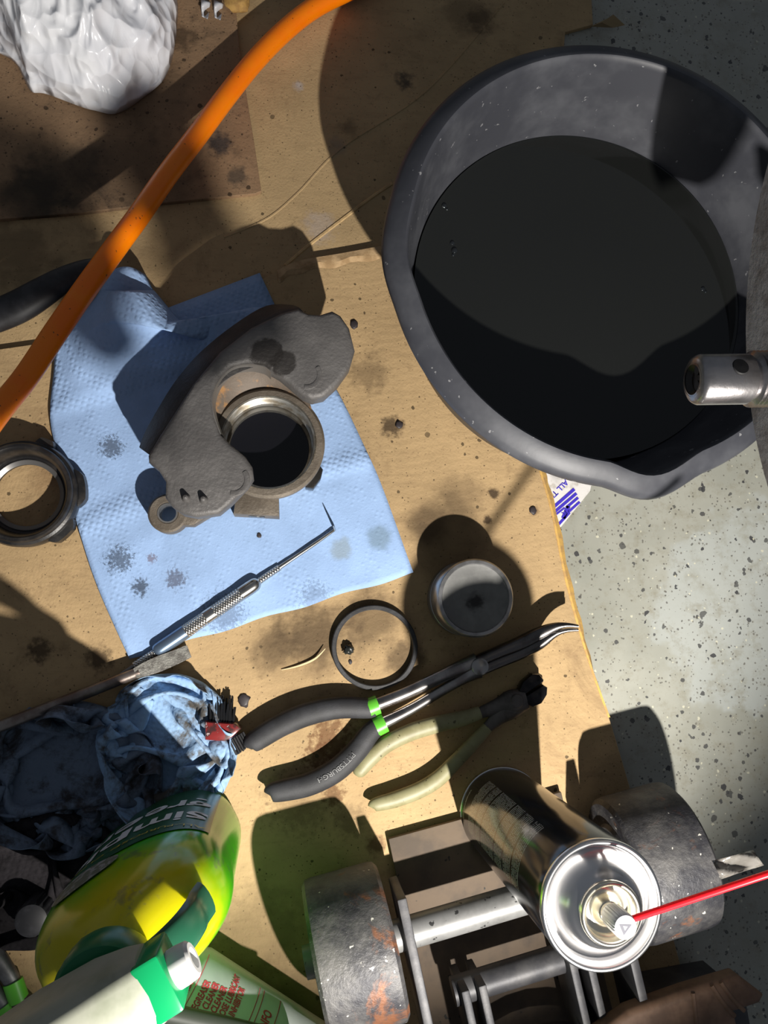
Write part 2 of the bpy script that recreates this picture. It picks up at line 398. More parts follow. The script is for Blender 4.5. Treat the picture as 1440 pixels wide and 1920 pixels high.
# ------------------------------------------------------------------ blue shop towels
def towel_mat(name, col, dirt, k=0.0, stains=()):
    m, nt, b = new_mat(name); v = coords(nt)
    c = mixc(nt, ramp(nt, noise_n(nt, v, 25, 4), .3, .75), col, tuple(x*.82 for x in col))
    if k: c = mixc(nt, mth(nt, 'MULTIPLY', ramp(nt, noise_n(nt, v, 38, 5, .7, .3), .53-.18*k, .68-.1*k), min(1, .95)), c, dirt)
    for (px, py, rp, kk, wob, sc, colr) in stains:
        q = P(px, py, 0); q.z = ZG+.001
        c = mixc(nt, mth(nt, 'MULTIPLY', blob(nt, v, q, rp/2400, wob, sc, .5), kk), c, colr)
    nt.links.new(c, b.inputs['Base Color']); b.inputs['Roughness'].default_value = .9; b.inputs['Specular IOR Level'].default_value = .1
    mp = nd(nt, 'ShaderNodeMapping'); mp.inputs['Rotation'].default_value = (0, 0, R(16)); nt.links.new(v, mp.inputs[0])
    vo = nd(nt, 'ShaderNodeTexVoronoi'); vo.inputs['Scale'].default_value = 235; vo.inputs['Randomness'].default_value = .25; nt.links.new(mp.outputs[0], vo.inputs[0])
    hgt = mth(nt, 'ADD', ramp(nt, vo.outputs['Distance'], .55, .1), mth(nt, 'MULTIPLY', noise_n(nt, v, 700, 3), .5))
    bump_n(nt, b, hgt, .55, .0007)
    return m
SOOT = (.02, .018, .02)
stT = [(265, 1100, 26, .9, 1.5, 260, SOOT), (330, 1085, 30, .75, 1.6, 260, (.05, .03, .03)), (285, 1048, 16, .7, 1.6, 300, (.12, .05, .04)), (225, 1050, 40, .8, 1.7, 330, SOOT), (210, 840, 34, .8, 1.6, 330, SOOT), (640, 1030, 35, .55, .7, 90, (.22, .24, .17)), (710, 1010, 40, .6, .6, 60, (.12, .17, .17)),
       (486, 1003, 6, .95, .8, 400, SOOT), (233, 695, 9, .95, 1.4, 400, SOOT), (420, 1150, 60, .5, 1.8, 330, SOOT), (590, 1120, 45, .4, 1.8, 330, SOOT)]
BLU = (.345, .50, .78)
mTow = towel_mat('blue paper towel', BLU, SOOT, 0, [(a, b, c*.62, d*.85, e*.9, f*1.6, g) for a, b, c, d, e, f, g in stT])
mTow2 = towel_mat('blue paper towel lower', (.31, .46, .72), SOOT)
def grid_sheet(fn, nu, nv, name, mat, parent=None, thick=.0005, sub=0):
    vs = []; fs = []
    for j in range(nv+1):
        for i in range(nu+1): vs.append(fn(i/nu, j/nv))
    for j in range(nv):
        for i in range(nu): a = j*(nu+1)+i; fs.append((a, a+1, a+nu+2, a+nu+1))
    o = MB().add(vs, fs).build(name, mat, parent, ang=0, fix=False, sub=sub)
    md = o.modifiers.new('thick', 'SOLIDIFY'); md.thickness = thick; md.offset = 1
    return o
def lerp(a, b, t): return a + (b-a)*t
def quad(bl, br, tl, tr, u, v):
    return (lerp(lerp(bl[0], br[0], u), lerp(tl[0], tr[0], u), v), lerp(lerp(bl[1], br[1], u), lerp(tl[1], tr[1], u), v))
def lowtow(u, v):
    x, y = quad((262, 1190), (740, 1050), (150, 640), (487, 512), u, v)
    return P(x, y, .0008+.0006*abs(fbm(u*3, v*3, 2)))
tag(grid_sheet(lowtow, 24, 30, 'paper_towel', mTow2), 'blue paper towel mostly covered, corner showing above the caliper', 'towel', 'blue paper shop towels')
# the upper towel: flat below, its left upper part stands up as an open tent
edgeL = cr([(243, 1235), (185, 1105), (150, 1000), (120, 890), (95, 792), (101, 700), (112, 622), (165, 575), (190, 545)], 8)
edgeR = cr([(775, 1075), (720, 922), (690, 852), (627, 725), (560, 640), (500, 580), (440, 590), (380, 640), (288, 545)], 8)
def uptow(u, v):
    k = v*(len(edgeL)-1); i = min(int(k), len(edgeL)-2); f = k-i
    a = edgeL[i]*(1-f)+edgeL[i+1]*f; b = edgeR[i]*(1-f)+edgeR[i+1]*f
    x, y = lerp(a[0], b[0], u), lerp(a[1], b[1], u)
    z = .0022
    y += 4*math.sin(u*23)*(max(0, .03-v)/.03)*.6
    # soft quarter folds
    for (q, s) in ((.26, .0022), (.53, .0012)): z += s*math.exp(-((v-q-.02*math.sin(u*5))/.022)**2)
    z += .0016*max(0, fbm(u*4+3, v*4, 1.0)) + .0007*fbm(u*11, v*11, 4)
    if v > .5:
        g = min(1, (v-.5)/.5); g2 = 1-(1-g)**1.6
        z += .034*g2*math.sin(math.pi*min(1, max(0, u*.98+.01)))**.75 + .006*g2*math.exp(-((u-.2)/.1)**2)
    return P(x, y, z)
tow = grid_sheet(uptow, 60, 70, 'paper_towel', mTow)
tag(tow, 'clean blue paper towel spread under the caliper and pick', 'towel', 'blue paper shop towels')
def flap(u, v):
    x, y = quad((172, 580), (300, 570), (203, 512), (272, 516), u, v)
    return P(x, y - 14*math.sin(math.pi*u)*v, .006+.020*math.sin(math.pi*u)*(.55+.2*v)+.004*v)
grid_sheet(flap, 12, 8, 'raised_corner', mTow, tow)

# ------------------------------------------------------------------ brake caliper
def cast_mat(name, c1, c2, wet=()):
    m, nt, b = new_mat(name); v = coords(nt)
    c = mixc(nt, ramp(nt, noise_n(nt, v, 40, 5), .35, .7), c1, c2)
    rg = .55
    for (px, py, z, rp, wob) in wet:
        q = P(px, py, z); msk = blob(nt, v, q, rp/2700, wob, 150, .15)
        c = mixc(nt, mth(nt, 'MULTIPLY', msk, .85), c, (.018, .015, .013))
    nt.links.new(c, b.inputs['Base Color']); b.inputs['Roughness'].default_value = .55; b.inputs['Metallic'].default_value = .25
    bump_n(nt, b, mth(nt, 'ADD', noise_n(nt, v, 420, 4, .6), noise_n(nt, v, 120, 3)), .5, .0009)
    return m
mCast = cast_mat('grey cast iron', (.105, .099, .096), (.145, .137, .132), [(500, 664, .066, 33, .35), (532, 680, .066, 26, .35)])
mCastD = cast_mat('dark cast iron', (.03, .028, .028), (.06, .056, .052))  # darker tone than the finger plate, used on the bridge
mCastB = cast_mat('brown cast iron', (.12, .098, .075), (.19, .16, .125))
mBore = M('honed steel bore', (.55, .53, .48), .3, .9, col2=(.32, .27, .2), vs=90)
mWet = M('fluid wet bore bottom', (.006, .006, .008), .06, bump=.3, bs=120)
CZ = .066
cal = thing('brake_caliper', 'grey cast-iron brake caliper standing on the blue towel', 'caliper', P(480, 830, 0))
plate_px = [(277, 853), (298, 817), (322, 780), (361, 719), (412, 658), (470, 613), (527, 585), (559, 577), (579, 587), (601, 588), (623, 581), (639, 590), (655, 613), (666, 656), (657, 687), (634, 719), (608, 743), (586, 748), (568, 741), (543, 719), (524, 703), (508, 694), (495, 684),
            (464, 679), (432, 687), (408, 711), (396, 744), (400, 778), (414, 815), (436, 836), (460, 855), (473, 875), (475, 895), (464, 912), (432, 945), (410, 963), (368, 969), (342, 964), (322, 950), (309, 932), (310, 903), (297, 882), (278, 866)]
MB().prism(W(plate_px, CZ), .047, CZ, .0036, 3).build('finger_plate', mCast, cal, ang=50)
# machined half-round in the finger plate
arc = [(508, 694), (495, 684), (464, 679), (432, 687), (408, 711), (396, 744), (400, 778), (412, 812)]
rg = []
for (x, y) in cr(arc, 4):
    p = P(x, y, CZ); q = p.copy(); c = P(490, 770, CZ); d = (c-p); d.z = 0; d.normalize()
    p2 = P(x, y, CZ) + d*.0006
    rg.append([Vector((p2.x, p2.y, ZG+CZ-.0025)), Vector((p2.x+d.x*.0012, p2.y+d.y*.0012, ZG+.049)), Vector((p2.x-d.x*.002, p2.y-d.y*.002, ZG+.0478)), Vector((p2.x-d.x*.002, p2.y-d.y*.002, ZG+CZ-.003))])
MB().loft(rg).build('machined_arc', M('machined iron', (.36, .34, .32), .35, .7, bump=.15, bs=600), cal)
# bridge: back of the caliper, bulging outward below the plate
top_o = [(279, 852), (300, 815), (324, 778), (363, 717), (414, 656), (472, 611), (529, 583), (560, 576)]
mid_o = [(261, 838), (273, 808), (297, 765), (330, 713), (376, 660), (440, 608), (500, 573), (550, 572)]
low_o = [(285, 850), (300, 812), (325, 765), (355, 715), (400, 665), (455, 625), (512, 600), (555, 595)]
inn = [(340, 880), (352, 850), (368, 815), (385, 760), (420, 715), (470, 690), (530, 680), (585, 650)]
rg = []
for a, b, c, d in zip(cr(top_o, 4), cr(mid_o, 4), cr(low_o, 4), cr(inn, 4)):
    rg.append([P(d[0], d[1], .058), P(a[0]+8, a[1]+8, .0625), P(a[0], a[1], .0595), P(b[0], b[1], .042), P(b[0]+1, b[1]+2, .030), P(c[0], c[1], .006), P(d[0], d[1], .006)])
MB().loft(rg).build('bridge', mCastD, cal, ang=50)
# inner sloped web between bridge and cylinder
web = []
for a, b in zip(cr([(352, 850), (375, 790), (390, 745), (420, 705), (480, 690), (540, 705), (575, 730)], 4), cr([(420, 900), (418, 850), (425, 800), (450, 755), (500, 735), (550, 750), (590, 790)], 4)):
    web.append([P(a[0], a[1], .041), P(lerp(a[0], b[0], .55), lerp(a[1], b[1], .55), .037), P(b[0], b[1], .030), P(b[0], b[1], .004), P(a[0], a[1], .004)])
mRustW = M('rusty web', (.13, .10, .075), .6, .2, col2=(.33, .17, .06), vs=70, vlo=.52, vhi=.66, bump=.4, bs=300)
MB().loft(web).build('web', mRustW, cal, ang=50)
cc = P(504, 830, .036); cc.z = ZG
ro, rb = .0415, .0350
MB().lathe([(rb, .0365), (ro-.002, .0365), (ro, .0345), (ro, .028), (ro-.0015, .018), (ro-.004, .003), (ro-.007, .001), (rb, .001)], cc, 72).build('cylinder', mCastB, cal, ang=40)
bp = [(rb+.0002, .0368), (rb-.0004, .0362)]
z = .0355
for k in range(6): bp += [(rb-.0006, z), (rb-.0018, z-.0006), (rb-.0018, z-.0011), (rb-.0004, z-.0016)]; z -= .0024
bp += [(rb-.003, z), (rb-.003, z-.006), (rb-.0045, z-.008), (rb-.0045, .006)]
MB().lathe(bp, cc, 72).build('bore_wall', mBore, cal, ang=30)
MB().lathe([(0, .0065), (.014, .0058), (.026, .0066), (rb-.0046, .007)], cc, 64).build('bore_floor', mWet, cal, ang=60)
# lug with hole, boss block, bleeder, casting nubs
def ring_prism(c, ro, ri, z0, z1, n=40):
    pr = [(ri, z0), (ri, z1-.0008), (ri+.0008, z1), (ro-.0015, z1), (ro, z1-.0015), (ro, z0)]
    return MB().lathe(pr, Vector((c.x, c.y, ZG)), n, close=True)
ec = P(314, 962, .026)
me_ = ring_prism(ec, .0143, .0072, .010, .026)
me_.prism(W([(332, 935), (385, 930), (400, 962), (362, 985), (335, 985)], .026), .010, .0245, .002)
me_.build('mounting_lug', mCastB, cal)
MB().lathe([(.0073, .011), (.0073, .0262), (.0062, .0262), (.0062, .011)], Vector((ec.x, ec.y, ZG)), 36, close=True).build('lug_bushing', M('worn steel', (.5, .48, .45), .35, .9), cal)
bx_ = MB().prism(W([(443, 922), (523, 928), (524, 968), (437, 963)], .024), .002, .024, .0012)
bx_.build('hose_boss', mCastB, cal)
bd = (P(523, 968, .012)-P(437, 963, .012)).normalized(); bn = Vector((bd.y, -bd.x, 0))
bc = P(481, 972, .012) 
bc = (P(437, 963, .024)+P(524, 968, .024))/2; bc.z = ZG+.014; bc = bc + bn*.0002
MB().lathe([(.0001, .0006), (.0042, .0006), (.0044, .0003), (.0062, .0003), (.0062, -.001)], bc, 28, axis=bn).build('hose_port', M('bright port', (.35, .33, .30), .3, .9, col2=(.08, .07, .06), vs=200), cal)
MB().prism(W([(570, 902), (600, 872), (606, 880), (602, 897), (588, 916), (574, 914)], .020), .006, .020, .0015).build('bleeder_boss', M('wet dark boss', (.03, .028, .026), .25, .4, bump=.4), cal)
for (x, y) in ((349, 934), (382, 937)):
    c = P(x, y, CZ); c.z = ZG+CZ-.0006
    MB().lathe([(.0032, 0), (.0028, .0018), (.0016, .0052), (0, .0058)], c, 12).build('casting_nub', mCast, cal)
for a, b_, r in (((437, 899), (455, 868), 26), ((575, 702), (600, 660), 24)):
    pth = [P(a[0]+r*math.cos(t), a[1]+r*math.sin(t), CZ-.0004) for t in np.linspace(R(-35), R(100), 14)]
    MB().tube(pth, .0022, 8, flat=.45).build('casting_ridge', mCast, cal)

# ------------------------------------------------------------------ caliper piston, seal, dust collar
mPis = M('grey phenolic piston', (.17, .17, .165), .4, .35, col2=(.22, .215, .20), vs=60, bump=.15, bs=500)
pc = P(892, 1121, .040); pc.z = ZG
pis = thing('caliper_piston', 'round grey caliper piston standing on the cardboard beside the seal', 'piston', pc)
rp = .0292
MB().lathe([(0, 0), (rp-.001, 0), (rp, .001), (rp, .012), (rp-.0008, .0125), (rp-.0008, .0145), (rp, .015), (rp, .0385), (rp-.0012, .040), (rp-.0035, .040), (rp-.0042, .0388)], pc, 72).build('skirt', M('worn chrome skirt', (.36, .36, .37), .3, .8, col2=(.2, .2, .2), vs=50), pis, ang=40)
def crown_mat():
    m, nt, b = new_mat('sooty crown'); v = coords(nt)
    c = mixc(nt, ramp(nt, noise_n(nt, v, 60, 5), .35, .7), (.14, .14, .135), (.20, .20, .19))
    q = pc.copy(); q.z = ZG+.0385; q.y -= .003
    c = mixc(nt, blob(nt, v, q, .007, .7, 200, .6), c, (.015, .014, .013))
    nt.links.new(c, b.inputs['Base Color']); b.inputs['Roughness'].default_value = .5; b.inputs['Metallic'].default_value = .05
    bump_n(nt, b, noise_n(nt, v, 250, 4), .2, .0006); return m
MB().lathe([(0, .0386), (.018, .0386), (.0245, .0386), (.0252, .0389), (rp-.0036, .0389)], pc, 64).build('crown', crown_mat(), pis)
mRub = M('black rubber', (.022, .022, .024), .5, col2=(.04, .04, .042), vs=90, bump=.2)
sc_ = P(703, 1214, .005); sc_.z = ZG
seal = MB().lathe([(.0292, .0005), (.0292, .0055), (.0298, .006), (.0322, .006), (.0328, .0055), (.0328, .0005)], sc_, 80, close=True, rfun=lambda t, j, r, z: (r*(1+.02*math.cos(2*t+.6)), z)).build('seal_ring', mRub)
tag(seal, 'thin black square-cut rubber seal ring on the cardboard', 'seal')
mCol = M('black oily steel', (.012, .0115, .012), .35, .1, col2=(.035, .031, .028), vs=60, bump=.25, bs=200)
kc = P(36, 922, .022); kc.z = ZG
col_ = thing('dust_collar', 'black oily metal collar ring on cardboard at the left edge', 'collar', kc)
MB().lathe([(.0235, .0005), (.0235, .004), (.0290, .0055), (.0300, .015), (.0325, .021), (.0335, .0218), (.0355, .0218), (.0362, .021), (.0366, .0175), (.0385, .0165), (.0395, .013), (.039, .005), (.0375, .0005)], kc, 80, close=True).build('ring', mCol, col_, ang=35)
MB().lathe([(.0232, .0038), (.0262, .0058), (.0268, .0056), (.0262, .0044)], kc, 64, close=True).build('inner_lip', M('grey worn lip', (.15, .145, .14), .35, .5), col_)
for a0, a1 in ((-14, 28), (-62, -28), (60, 80)):
    rg = []
    for t in np.linspace(R(a0), R(a1), 10):
        f = min(1, 4*min((t-R(a0)), (R(a1)-t))/(R(a1)-R(a0))+.25); d = Vector((math.cos(t), math.sin(t), 0))
        rg.append([kc+d*.0375+Vector((0, 0, .014)), kc+d*(.0385+.0052*f)+Vector((0, 0, .0125)), kc+d*(.0385+.0055*f)+Vector((0, 0, .005)), kc+d*.0375+Vector((0, 0, .003))])
    MB().loft(rg).build('lug', mCol, col_)

# ------------------------------------------------------------------ orange hose
mHose = M('orange pvc hose', (1.0, .235, 0), .34, col2=(1.0, .20, 0), vs=30, sss=.6, bump=.12, bs=250, speck=(260, .70, (.25, .06, .01)))
hp = [(760, -70, .007, .0080), (690, -35, .007, .0080), (600, 8, .008, .0080), (540, 52, .010, .0080), (480, 112, .014, .0080), (425, 180, .020, .0080), (370, 254, .028, .0080), (315, 326, .037, .0080), (262, 402, .047, .0080), (212, 470, .056, .0080), (160, 542, .064, .0080), (105, 622, .072, .0080), (50, 705, .080, .0080), (0, 768, .086, .0080), (-60, 850, .090, .0080)]
path, rad = pt(hp, 8)
hose = MB().tube(path, rad, 24).build('air_hose', mHose, ang=60)
tag(hose, 'glossy orange air hose running diagonally over the cardboard', 'hose')

# ------------------------------------------------------------------ black lever at the left
mBlk = M('black plastic', (.012, .012, .014), .55, col2=(.03, .03, .034), vs=60)
path, rad = pt([(-60, 612, .008, .012), (0, 590, .010, .0125), (40, 572, .012, .0125), (80, 548, .013, .0115), (120, 523, .012, .0095), (160, 503, .009, .007), (190, 492, .006, .004)], 6)
lv = thing('pry_lever', 'curved black lever with a bright worn edge under the orange hose', 'lever', P(60, 560, 0))
MB().tube(path, rad, 14, flat=.75).build('handle', mBlk, lv)
path, rad = pt([(-60, 618, .008, .0035), (0, 601, .009, .0038), (35, 591, .010, .0038), (60, 578, .011, .003), (76, 563, .012, .0015)], 6)
MB().tube(path, rad, 10).build('worn_edge', M('worn bare metal', (.45, .45, .46), .4, .6, bump=.3), lv)

# ------------------------------------------------------------------ pick, flat blade
mSt = M('polished steel', (.62, .60, .56), .22, 1.0, col2=(.45, .43, .40), vs=80)
def knurl_mat():
    m, nt, b = new_mat('knurled steel'); v = coords(nt)
    b.inputs['Base Color'].default_value = (.66, .63, .58, 1); b.inputs['Metallic'].default_value = 1; b.inputs['Roughness'].default_value = .32
    d = (P(470, 1105, .004)-P(350, 1185, .004)).normalized(); a = math.atan2(d.y, d.x)
    hs = []
    for s in (40, -40):
        mp = nd(nt, 'ShaderNodeMapping'); mp.inputs['Rotation'].default_value = (0, 0, -(a+R(s))); nt.links.new(v, mp.inputs[0])
        wv = nd(nt, 'ShaderNodeTexWave'); wv.inputs['Scale'].default_value = 190; nt.links.new(mp.outputs[0], wv.inputs[0]); hs.append(wv.outputs['Fac'])
    bump_n(nt, b, mth(nt, 'MULTIPLY', hs[0], hs[1]), 1.0, .0012); return m
mKn = knurl_mat()
pk = thing('hook_pick', 'slim steel hook pick with knurled grip on the blue towel', 'pick', P(430, 1130, 0))
path, rad = pt([(628, 993, .0050, .0011), (600, 1013, .0048, .0014), (560, 1040, .0046, .0016), (524, 1064, .0045, .0019)], 5)
hk = [P(628, 993, .005) + Vector((0, 0, dz)) + Vector((-.0016, .0008, 0))*k for dz, k in ((.018, 1.6), (.013, 1.2), (.007, .6), (.0025, .15))]
MB().tube(hk + path, [.0003, .0006, .0008, .0010] + rad, 10).build('hook_shaft', mSt, pk, ang=60)
path, rad = pt([(524, 1064, .0045, .0026), (500, 1080, .0045, .0026), (486, 1090, .0046, .0026)], 3); MB().tube(path, rad, 12).build('knurled_neck', mKn, pk)
path, rad = pt([(486, 1090, .0048, .0028), (480, 1094, .0050, .0050), (470, 1101, .0052, .0055), (452, 1113, .0052, .0055)], 4); MB().tube(path, rad, 16).build('ferrule', mSt, pk)
path, rad = pt([(452, 1113, .0052, .0054), (402, 1147, .0052, .0054)], 4); MB().tube(path, rad, 16).build('knurled_grip', mKn, pk)
path, rad = pt([(402, 1147, .0052, .0055), (386, 1158, .0052, .0055)], 3); MB().tube(path, rad, 16).build('grip_band', mSt, pk)
path, rad = pt([(386, 1158, .0052, .0054), (348, 1184, .0052, .0054)], 4); MB().tube(path, rad, 16).build('knurled_grip', mKn, pk)
path, rad = pt([(348, 1184, .0052, .0055), (320, 1203, .0052, .0055), (296, 1219, .0052, .0052), (292, 1222, .0050, .0030)], 4); MB().tube(path, rad, 16).build('reflection_band', M('steel with painted towel reflection', (.22, .30, .42), .3, .8), pk)  # blue puts the towel's reflection into the steel colour
path, rad = pt([(292, 1222, .0050, .0027), (252, 1248, .0050, .0027)], 4); MB().tube(path, rad, 12).build('knurled_neck', mKn, pk)
path, rad = pt([(252, 1248, .0050, .0018), (215, 1272, .0050, .0014), (180, 1292, .0050, .0009)], 4); MB().tube(path, rad, 10).build('tail_shaft', M('dull steel', (.25, .24, .23), .35, .9), pk)
mSh = M('worn dull steel shaft', (.32, .28, .25), .4, .85, col2=(.2, .15, .13), vs=60, bump=.2)
sd = thing('flat_screwdriver', 'long flat-blade screwdriver lying between towel and crumpled rag', 'screwdriver', P(180, 1300, 0))
path, rad = pt([(-60, 1384, .016, .0042), (0, 1362, .015, .0042), (90, 1327, .013, .0042), (180, 1292, .011, .0042), (235, 1270, .010, .0040), (262, 1259, .0095, .0038)], 4); MB().tube(path, rad, 14).build('shaft', mSh, sd)
rg = []
for (x, y, wd, th, z) in ((255, 1262, .0038, .0036, .0098), (275, 1254, .0052, .0026, .009), (300, 1244, .0058, .0019, .008), (330, 1232, .0053, .0012, .007), (350, 1223, .0050, .0008, .0064), (355, 1221, .0046, .0006, .0062)):
    d = (P(355, 1221, 0)-P(255, 1262, 0)).normalized(); n = Vector((-d.y, d.x, 0)); c = P(x, y, z)
    rg.append([c+n*wd+Vector((0, 0, th)), c-n*wd+Vector((0, 0, th)), c-n*wd-Vector((0, 0, th)), c+n*wd-Vector((0, 0, th))])
MB().loft(rg).build('blade', M('ground steel blade', (.55, .53, .47), .35, .9, col2=(.3, .28, .25), vs=200, bump=.3, bs=800), sd)

# ------------------------------------------------------------------ bent-nose pliers
mGrip = M('charcoal foam grip', (.020, .020, .022), .65, col2=(.033, .033, .037), vs=50, bump=.2, bs=900)
mLime = M('lime green collar', (.10, .42, .03), .35)
mTool = M('bright tool steel', (.40, .385, .37), .28, 1.0, col2=(.25, .23, .22), vs=60)
mToolD = M('dark tool steel', (.16, .15, .145), .3, 1.0, col2=(.09, .085, .08), vs=60)
pl = thing('bent_nose_pliers', 'long bent-nose pliers with charcoal grips and green collars', 'pliers', P(760, 1330, 0))
def grip(rows, mat, parent, name='grip', flat=.8, n=16):
    path, rad = pt(rows, 6); return MB().tube(path, rad, n, flat=flat).build(name, mat, parent, ang=60)
G1 = grip([(466, 1402, .011, .0030), (470, 1396, .011, .0068), (486, 1384, .011, .0082), (530, 1358, .011, .0086), (580, 1338, .011, .0086), (635, 1327, .011, .0082), (690, 1328, .011, .0076), (697, 1327, .011, .0070)], mGrip, pl)
G2 = grip([(504, 1489, .011, .0030), (508, 1486, .011, .0066), (530, 1482, .011, .0080), (580, 1470, .011, .0086), (630, 1444, .011, .0088), (668, 1408, .011, .0084), (692, 1376, .011, .0078), (708, 1362, .011, .0070)], mGrip, pl)
for a, b in (((691, 1328), (709, 1321)), ((704, 1364), (722, 1355))):
    path, rad = pt([(a[0], a[1], .011, .0072), (b[0], b[1], .011, .0070)], 4); MB().tube(path, [r*1.03 for r in rad], 16, flat=.85).build('green_collar', mLime, pl)
grip([(704, 1322, .011, .0050), (760, 1300, .011, .0048), (820, 1272, .011, .0050), (870, 1249, .0105, .0058), (893, 1240, .010, .0066)], mTool, pl, 'arm', .8, 14)
grip([(716, 1357, .011, .0050), (770, 1330, .011, .0042), (820, 1300, .0105, .0040), (868, 1272, .010, .0046), (896, 1256, .010, .0070)], mTool, pl, 'arm', .8, 14)
def jaw(rows, mat, parent):
    rg = []
    for (x0, y0, x1, y1, z0, z1) in cr(rows, 4):
        a = P(x0, y0, (z0+z1)/2); b = P(x1, y1, (z0+z1)/2); zc = ZG+(z0+z1)/2; h = (z1-z0)/2
        ring = []
        for k in range(12):
            t = 2*math.pi*k/12; cx = math.copysign(abs(math.cos(t))**.6, math.cos(t)); cz = math.copysign(abs(math.sin(t))**.6, math.sin(t))
            m = (a+b)/2 + (b-a)/2*cx; ring.append(Vector((m.x, m.y, zc+h*cz)))
        rg.append(ring)
    return MB().loft(rg).build('jaw', mat, parent, ang=50)
jaw([(888, 1230, 897, 1250, .004, .016), (930, 1212, 940, 1232, .004, .016), (970, 1194, 984, 1216, .005, .017), (1005, 1177, 1018, 1199, .010, .021), (1035, 1168, 1040, 1184, .017, .026), (1060, 1167, 1060, 1177, .022, .029), (1083, 1171, 1083, 1177, .026, .031)], mToolD, pl)
jaw([(892, 1249, 900, 1268, .004, .015), (930, 1232, 942, 1250, .004, .015), (970, 1217, 982, 1234, .005, .016), (1005, 1200, 1016, 1216, .010, .020), (1035, 1185, 1042, 1194, .016, .024), (1060, 1178, 1062, 1186, .021, .027), (1083, 1178, 1083, 1184, .025, .029)], mToolD, pl)
pvt = P(900, 1250, .016); pvt.z = ZG+.0125
MB().lathe([(0, .0052), (.0055, .0050), (.0066, .0042), (.0068, 0)], pvt, 28).build('pivot', mTool, pl)
def on_path(rows, zoff):
    c = cr(rows, 10); return [np.array(p) for p in c]
# worn print along the lower grip
mPrint = M('worn white print', (.19, .19, .19), .6, col2=(.03, .03, .033), vs=160, vlo=.5, vhi=.58)
ud = Vector((636-690, 1456-1404)).normalized()
me = text_mesh('PITTSBURGH', 1, mPrint)
gl = [np.array(p) for p in cr([(668, 1408, 0), (652, 1426, 0), (630, 1445, 0), (606, 1459, 0), (580, 1470, 0), (540, 1480, 0)], 12)]
cum = [0]
for i in range(1, len(gl)): cum.append(cum[-1]+np.linalg.norm(gl[i]-gl[i-1]))
def alongp(co):
    s = 6 + co.x*15; i = min(max(1, int(np.searchsorted(cum, s))), len(gl)-1)
    f = (s-cum[i-1])/max(1e-6, cum[i]-cum[i-1]); q = gl[i-1]+(gl[i]-gl[i-1])*f; d = gl[i]-gl[i-1]; d = d/np.linalg.norm(d)
    off = co.y*13-4; q = q + np.array([-d[1], d[0], 0])*(-off)      # letters stand toward the lower right
    r = min(.9, abs(off)/2480/.0088)
    return P(q[0], q[1], .011+.8*.0088*math.sqrt(1-r*r)+.0004)
map_mesh(me, alongp); link('grip_print', me, pl)

# ------------------------------------------------------------------ diagonal cutters
mCream = M('dirty cream vinyl', (.27, .25, .135), .5, col2=(.22, .20, .10), vs=90, speck=(240, .68, (.08, .07, .03)))
dcx = thing('diagonal_cutters', 'diagonal cutters with dirty cream handles beside the spray can', 'pliers', P(850, 1390, 0))
grip([(668, 1454, .009, .0024), (673, 1447, .009, .0052), (692, 1424, .009, .0062), (724, 1396, .009, .0064), (770, 1373, .009, .0066), (820, 1358, .009, .0064), (868, 1347, .009, .0058), (900, 1336, .009, .0050)], mCream, dcx, 'handle')
grip([(697, 1514, .009, .0024), (703, 1509, .009, .0050), (740, 1499, .009, .0060), (785, 1482, .009, .0062), (820, 1461, .009, .0062), (850, 1432, .009, .0056), (885, 1396, .009, .0052), (914, 1364, .009, .0046)], mCream, dcx, 'handle')
mCut = M('brown stained tool steel', (.14, .125, .12), .5, .6, col2=(.09, .08, .075), vs=60, bump=.2)
grip([(896, 1338, .009, .0042), (930, 1326, .009, .0062), (958, 1318, .009, .0100), (985, 1312, .009, .0085)], mCut, dcx, 'arm', .6)
grip([(908, 1370, .009, .0040), (932, 1347, .009, .0058), (955, 1328, .009, .0090), (984, 1312, .009, .0080)], mCut, dcx, 'arm', .55)
mCutD = M('black cutting head', (.02, .02, .022), .3, .8, col2=(.045, .04, .04), vs=80)
MB().prism(W([(972, 1296), (980, 1278), (998, 1263), (1012, 1264), (1020, 1275), (1019, 1279), (985, 1302)], .012), .003, .013, .002).build('cutting_jaw', mCutD, dcx)
MB().prism(W([(984, 1306), (1019, 1284), (1027, 1289), (1026, 1303), (1016, 1319), (1001, 1326), (988, 1322)], .012), .003, .013, .002).build('cutting_jaw', mCutD, dcx)
pv = P(968, 1314, .012); pv.z = ZG+.012
MB().lathe([(0, .0032), (.0048, .003), (.0056, .002), (.0056, -.001)], pv, 24).build('pivot', mCut, dcx)

# ------------------------------------------------------------------ scrub brush
br = thing('scrub_brush', 'small red double-ended brush with black bristles against the rag', 'brush', P(420, 1370, 0))
mRed = M('grimy red plastic', (.20, .02, .02), .3, col2=(.05, .02, .02), vs=150, vlo=.45, vhi=.6, speck=(300, .66, (.4, .3, .3)))
MB().prism(W([(384, 1353), (440, 1357), (453, 1366), (434, 1384), (422, 1391), (384, 1388)], .016), .005, .016, .002).build('body', mRed, br)
mBr = M('black bristle', (.012, .012, .013), .25)
mb = MB()
for i in range(11):
    for j in range(4):
        x = 395+i*4.3+random.uniform(-1, 1); y0 = 1358-j*1.5; l = random.uniform(36, 52)*(1 if i < 10 else .7)
        mb.tube([P(x, y0, .012-.002*j), P(x+random.uniform(-1, 1), y0-l*.5, .011-.002*j), P(x+random.uniform(-3, 3), y0-l, .010-.002*j+random.uniform(-.001, .002))], [.0010, .0009, .0006], 5)
o = mb.build('bristle_row', mBr, br); o['kind'] = 'stuff'
mb = MB()
